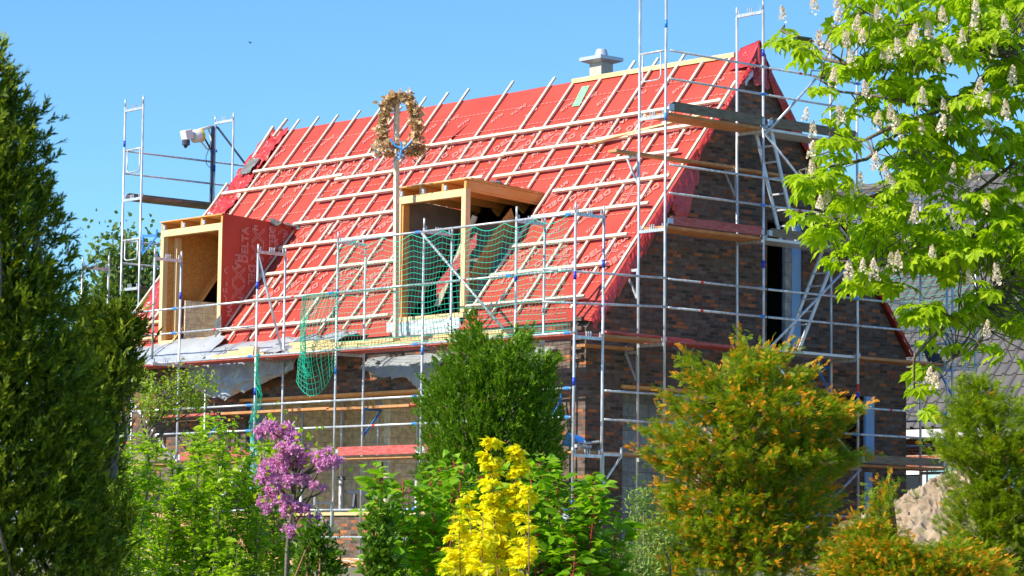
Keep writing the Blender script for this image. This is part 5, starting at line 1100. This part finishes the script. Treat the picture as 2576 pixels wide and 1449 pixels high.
CH2 = [(2250, 330), (2330, 340), (2420, 380), (2560, 330), (2600, 300), (2620, 860), (2560, 840), (2500, 760), (2380, 700), (2280, 640), (2180, 640), (2120, 620), (2060, 590), (2130, 520), (2220, 500)]
uv = np.concatenate([uv, sample(CH2, 250), sample([(2120, 30), (2600, -30), (2600, 330), (2440, 360), (2300, 330), (2180, 240)], 120)])
keep = np.ones(len(uv), bool)
for H in HOLES: keep &= ~(inpoly(H, uv[:, 0], uv[:, 1]) & (rng.random(len(uv)) < .95))
for k in range(len(uv)):
    if nz(uv[k, 0], uv[k, 1], 1, .012) < -.03: keep[k] = keep[k] and rng.random() < .14
    if uv[k, 1] > 700 and uv[k, 0] < 2600: keep[k] = keep[k] and rng.random() < .8
uv = uv[keep]; dep = CD+rng.uniform(-1.1, 1.3, len(uv)); tips = wpts(uv, dep)
for p in tips:
    q = LW[np.argmin(((LW-p)**2).sum(1))]; 
    if np.linalg.norm(q-p) < 2.2: L.append((curve(q, p, .07, 4), .0075, .0035))
branches('trunk', L, 'bark', cr, 5)
per = 4; i = np.repeat(np.arange(len(tips)), per); a = rng.uniform(0, 6.28, len(i)); hz = np.stack([np.cos(a), np.sin(a), rng.uniform(-.25, .35, len(i))], 1)
pos = tips[i]+hz*rng.uniform(.02, .16, (len(i), 1))
dirs = hz+np.array([0, 0, -.5])
scatter('foliage', tpl_palm(7), pos, dirs, rng.uniform(.085, .165, len(i)), 'chestnut_leaf', cr, .25, np.tile([0, 0, 1.], (len(i), 1)))
FLW = [(1972, 38), (2050, 18), (2108, 15), (2104, 48), (2168, 95), (2210, 40), (2240, 140), (2262, 125), (2150, 72), (2142, 150), (2130, 105), (2085, 125), (2058, 110), (2300, 85), (2338, 80), (2372, 50), (2420, 100), (2455, 25), (2450, 60), (2355, 165), (2390, 145), (2180, 230), (2025, 290), (2045, 330), (2118, 295), (2205, 310), (2243, 300), (2255, 330), (2225, 140), (2320, 255), (2375, 270), (2395, 300), (2438, 262), (2460, 230), (2480, 255), (2530, 285), (2490, 320), (2040, 385), (2045, 430), (2200, 415), (2230, 435), (2245, 455), (2165, 460), (2150, 480), (2060, 520), (2080, 510), (2240, 655), (2260, 665), (2135, 690), (2170, 670), (2200, 690), (2300, 545), (2345, 640), (2395, 430), (2450, 440), (2480, 520), (2510, 700), (2440, 700), (2480, 830), (2500, 130), (2530, 60), (2320, 320), (2290, 110), (2365, 320), (2545, 200), (2335, 950), (2350, 965), (2095, 200), (2400, 560)]
fp = []
for u, v in FLW: fp.append(at(u, v+16, CD-1.15+random.uniform(-.2, .3)))
fp = np.array(fp); scatter('flower_candles', tpl_flower(), fp, np.tile([0, 0, 1.], (len(fp), 1))+rng.normal(size=(len(fp), 3))*.12, rng.uniform(.12, .185, len(fp)), 'chestnut_flower', cr)
print('faces', sum(len(o.data.polygons) for o in bpy.data.objects if o.type == 'MESH'), 'objects', len(bpy.data.objects))
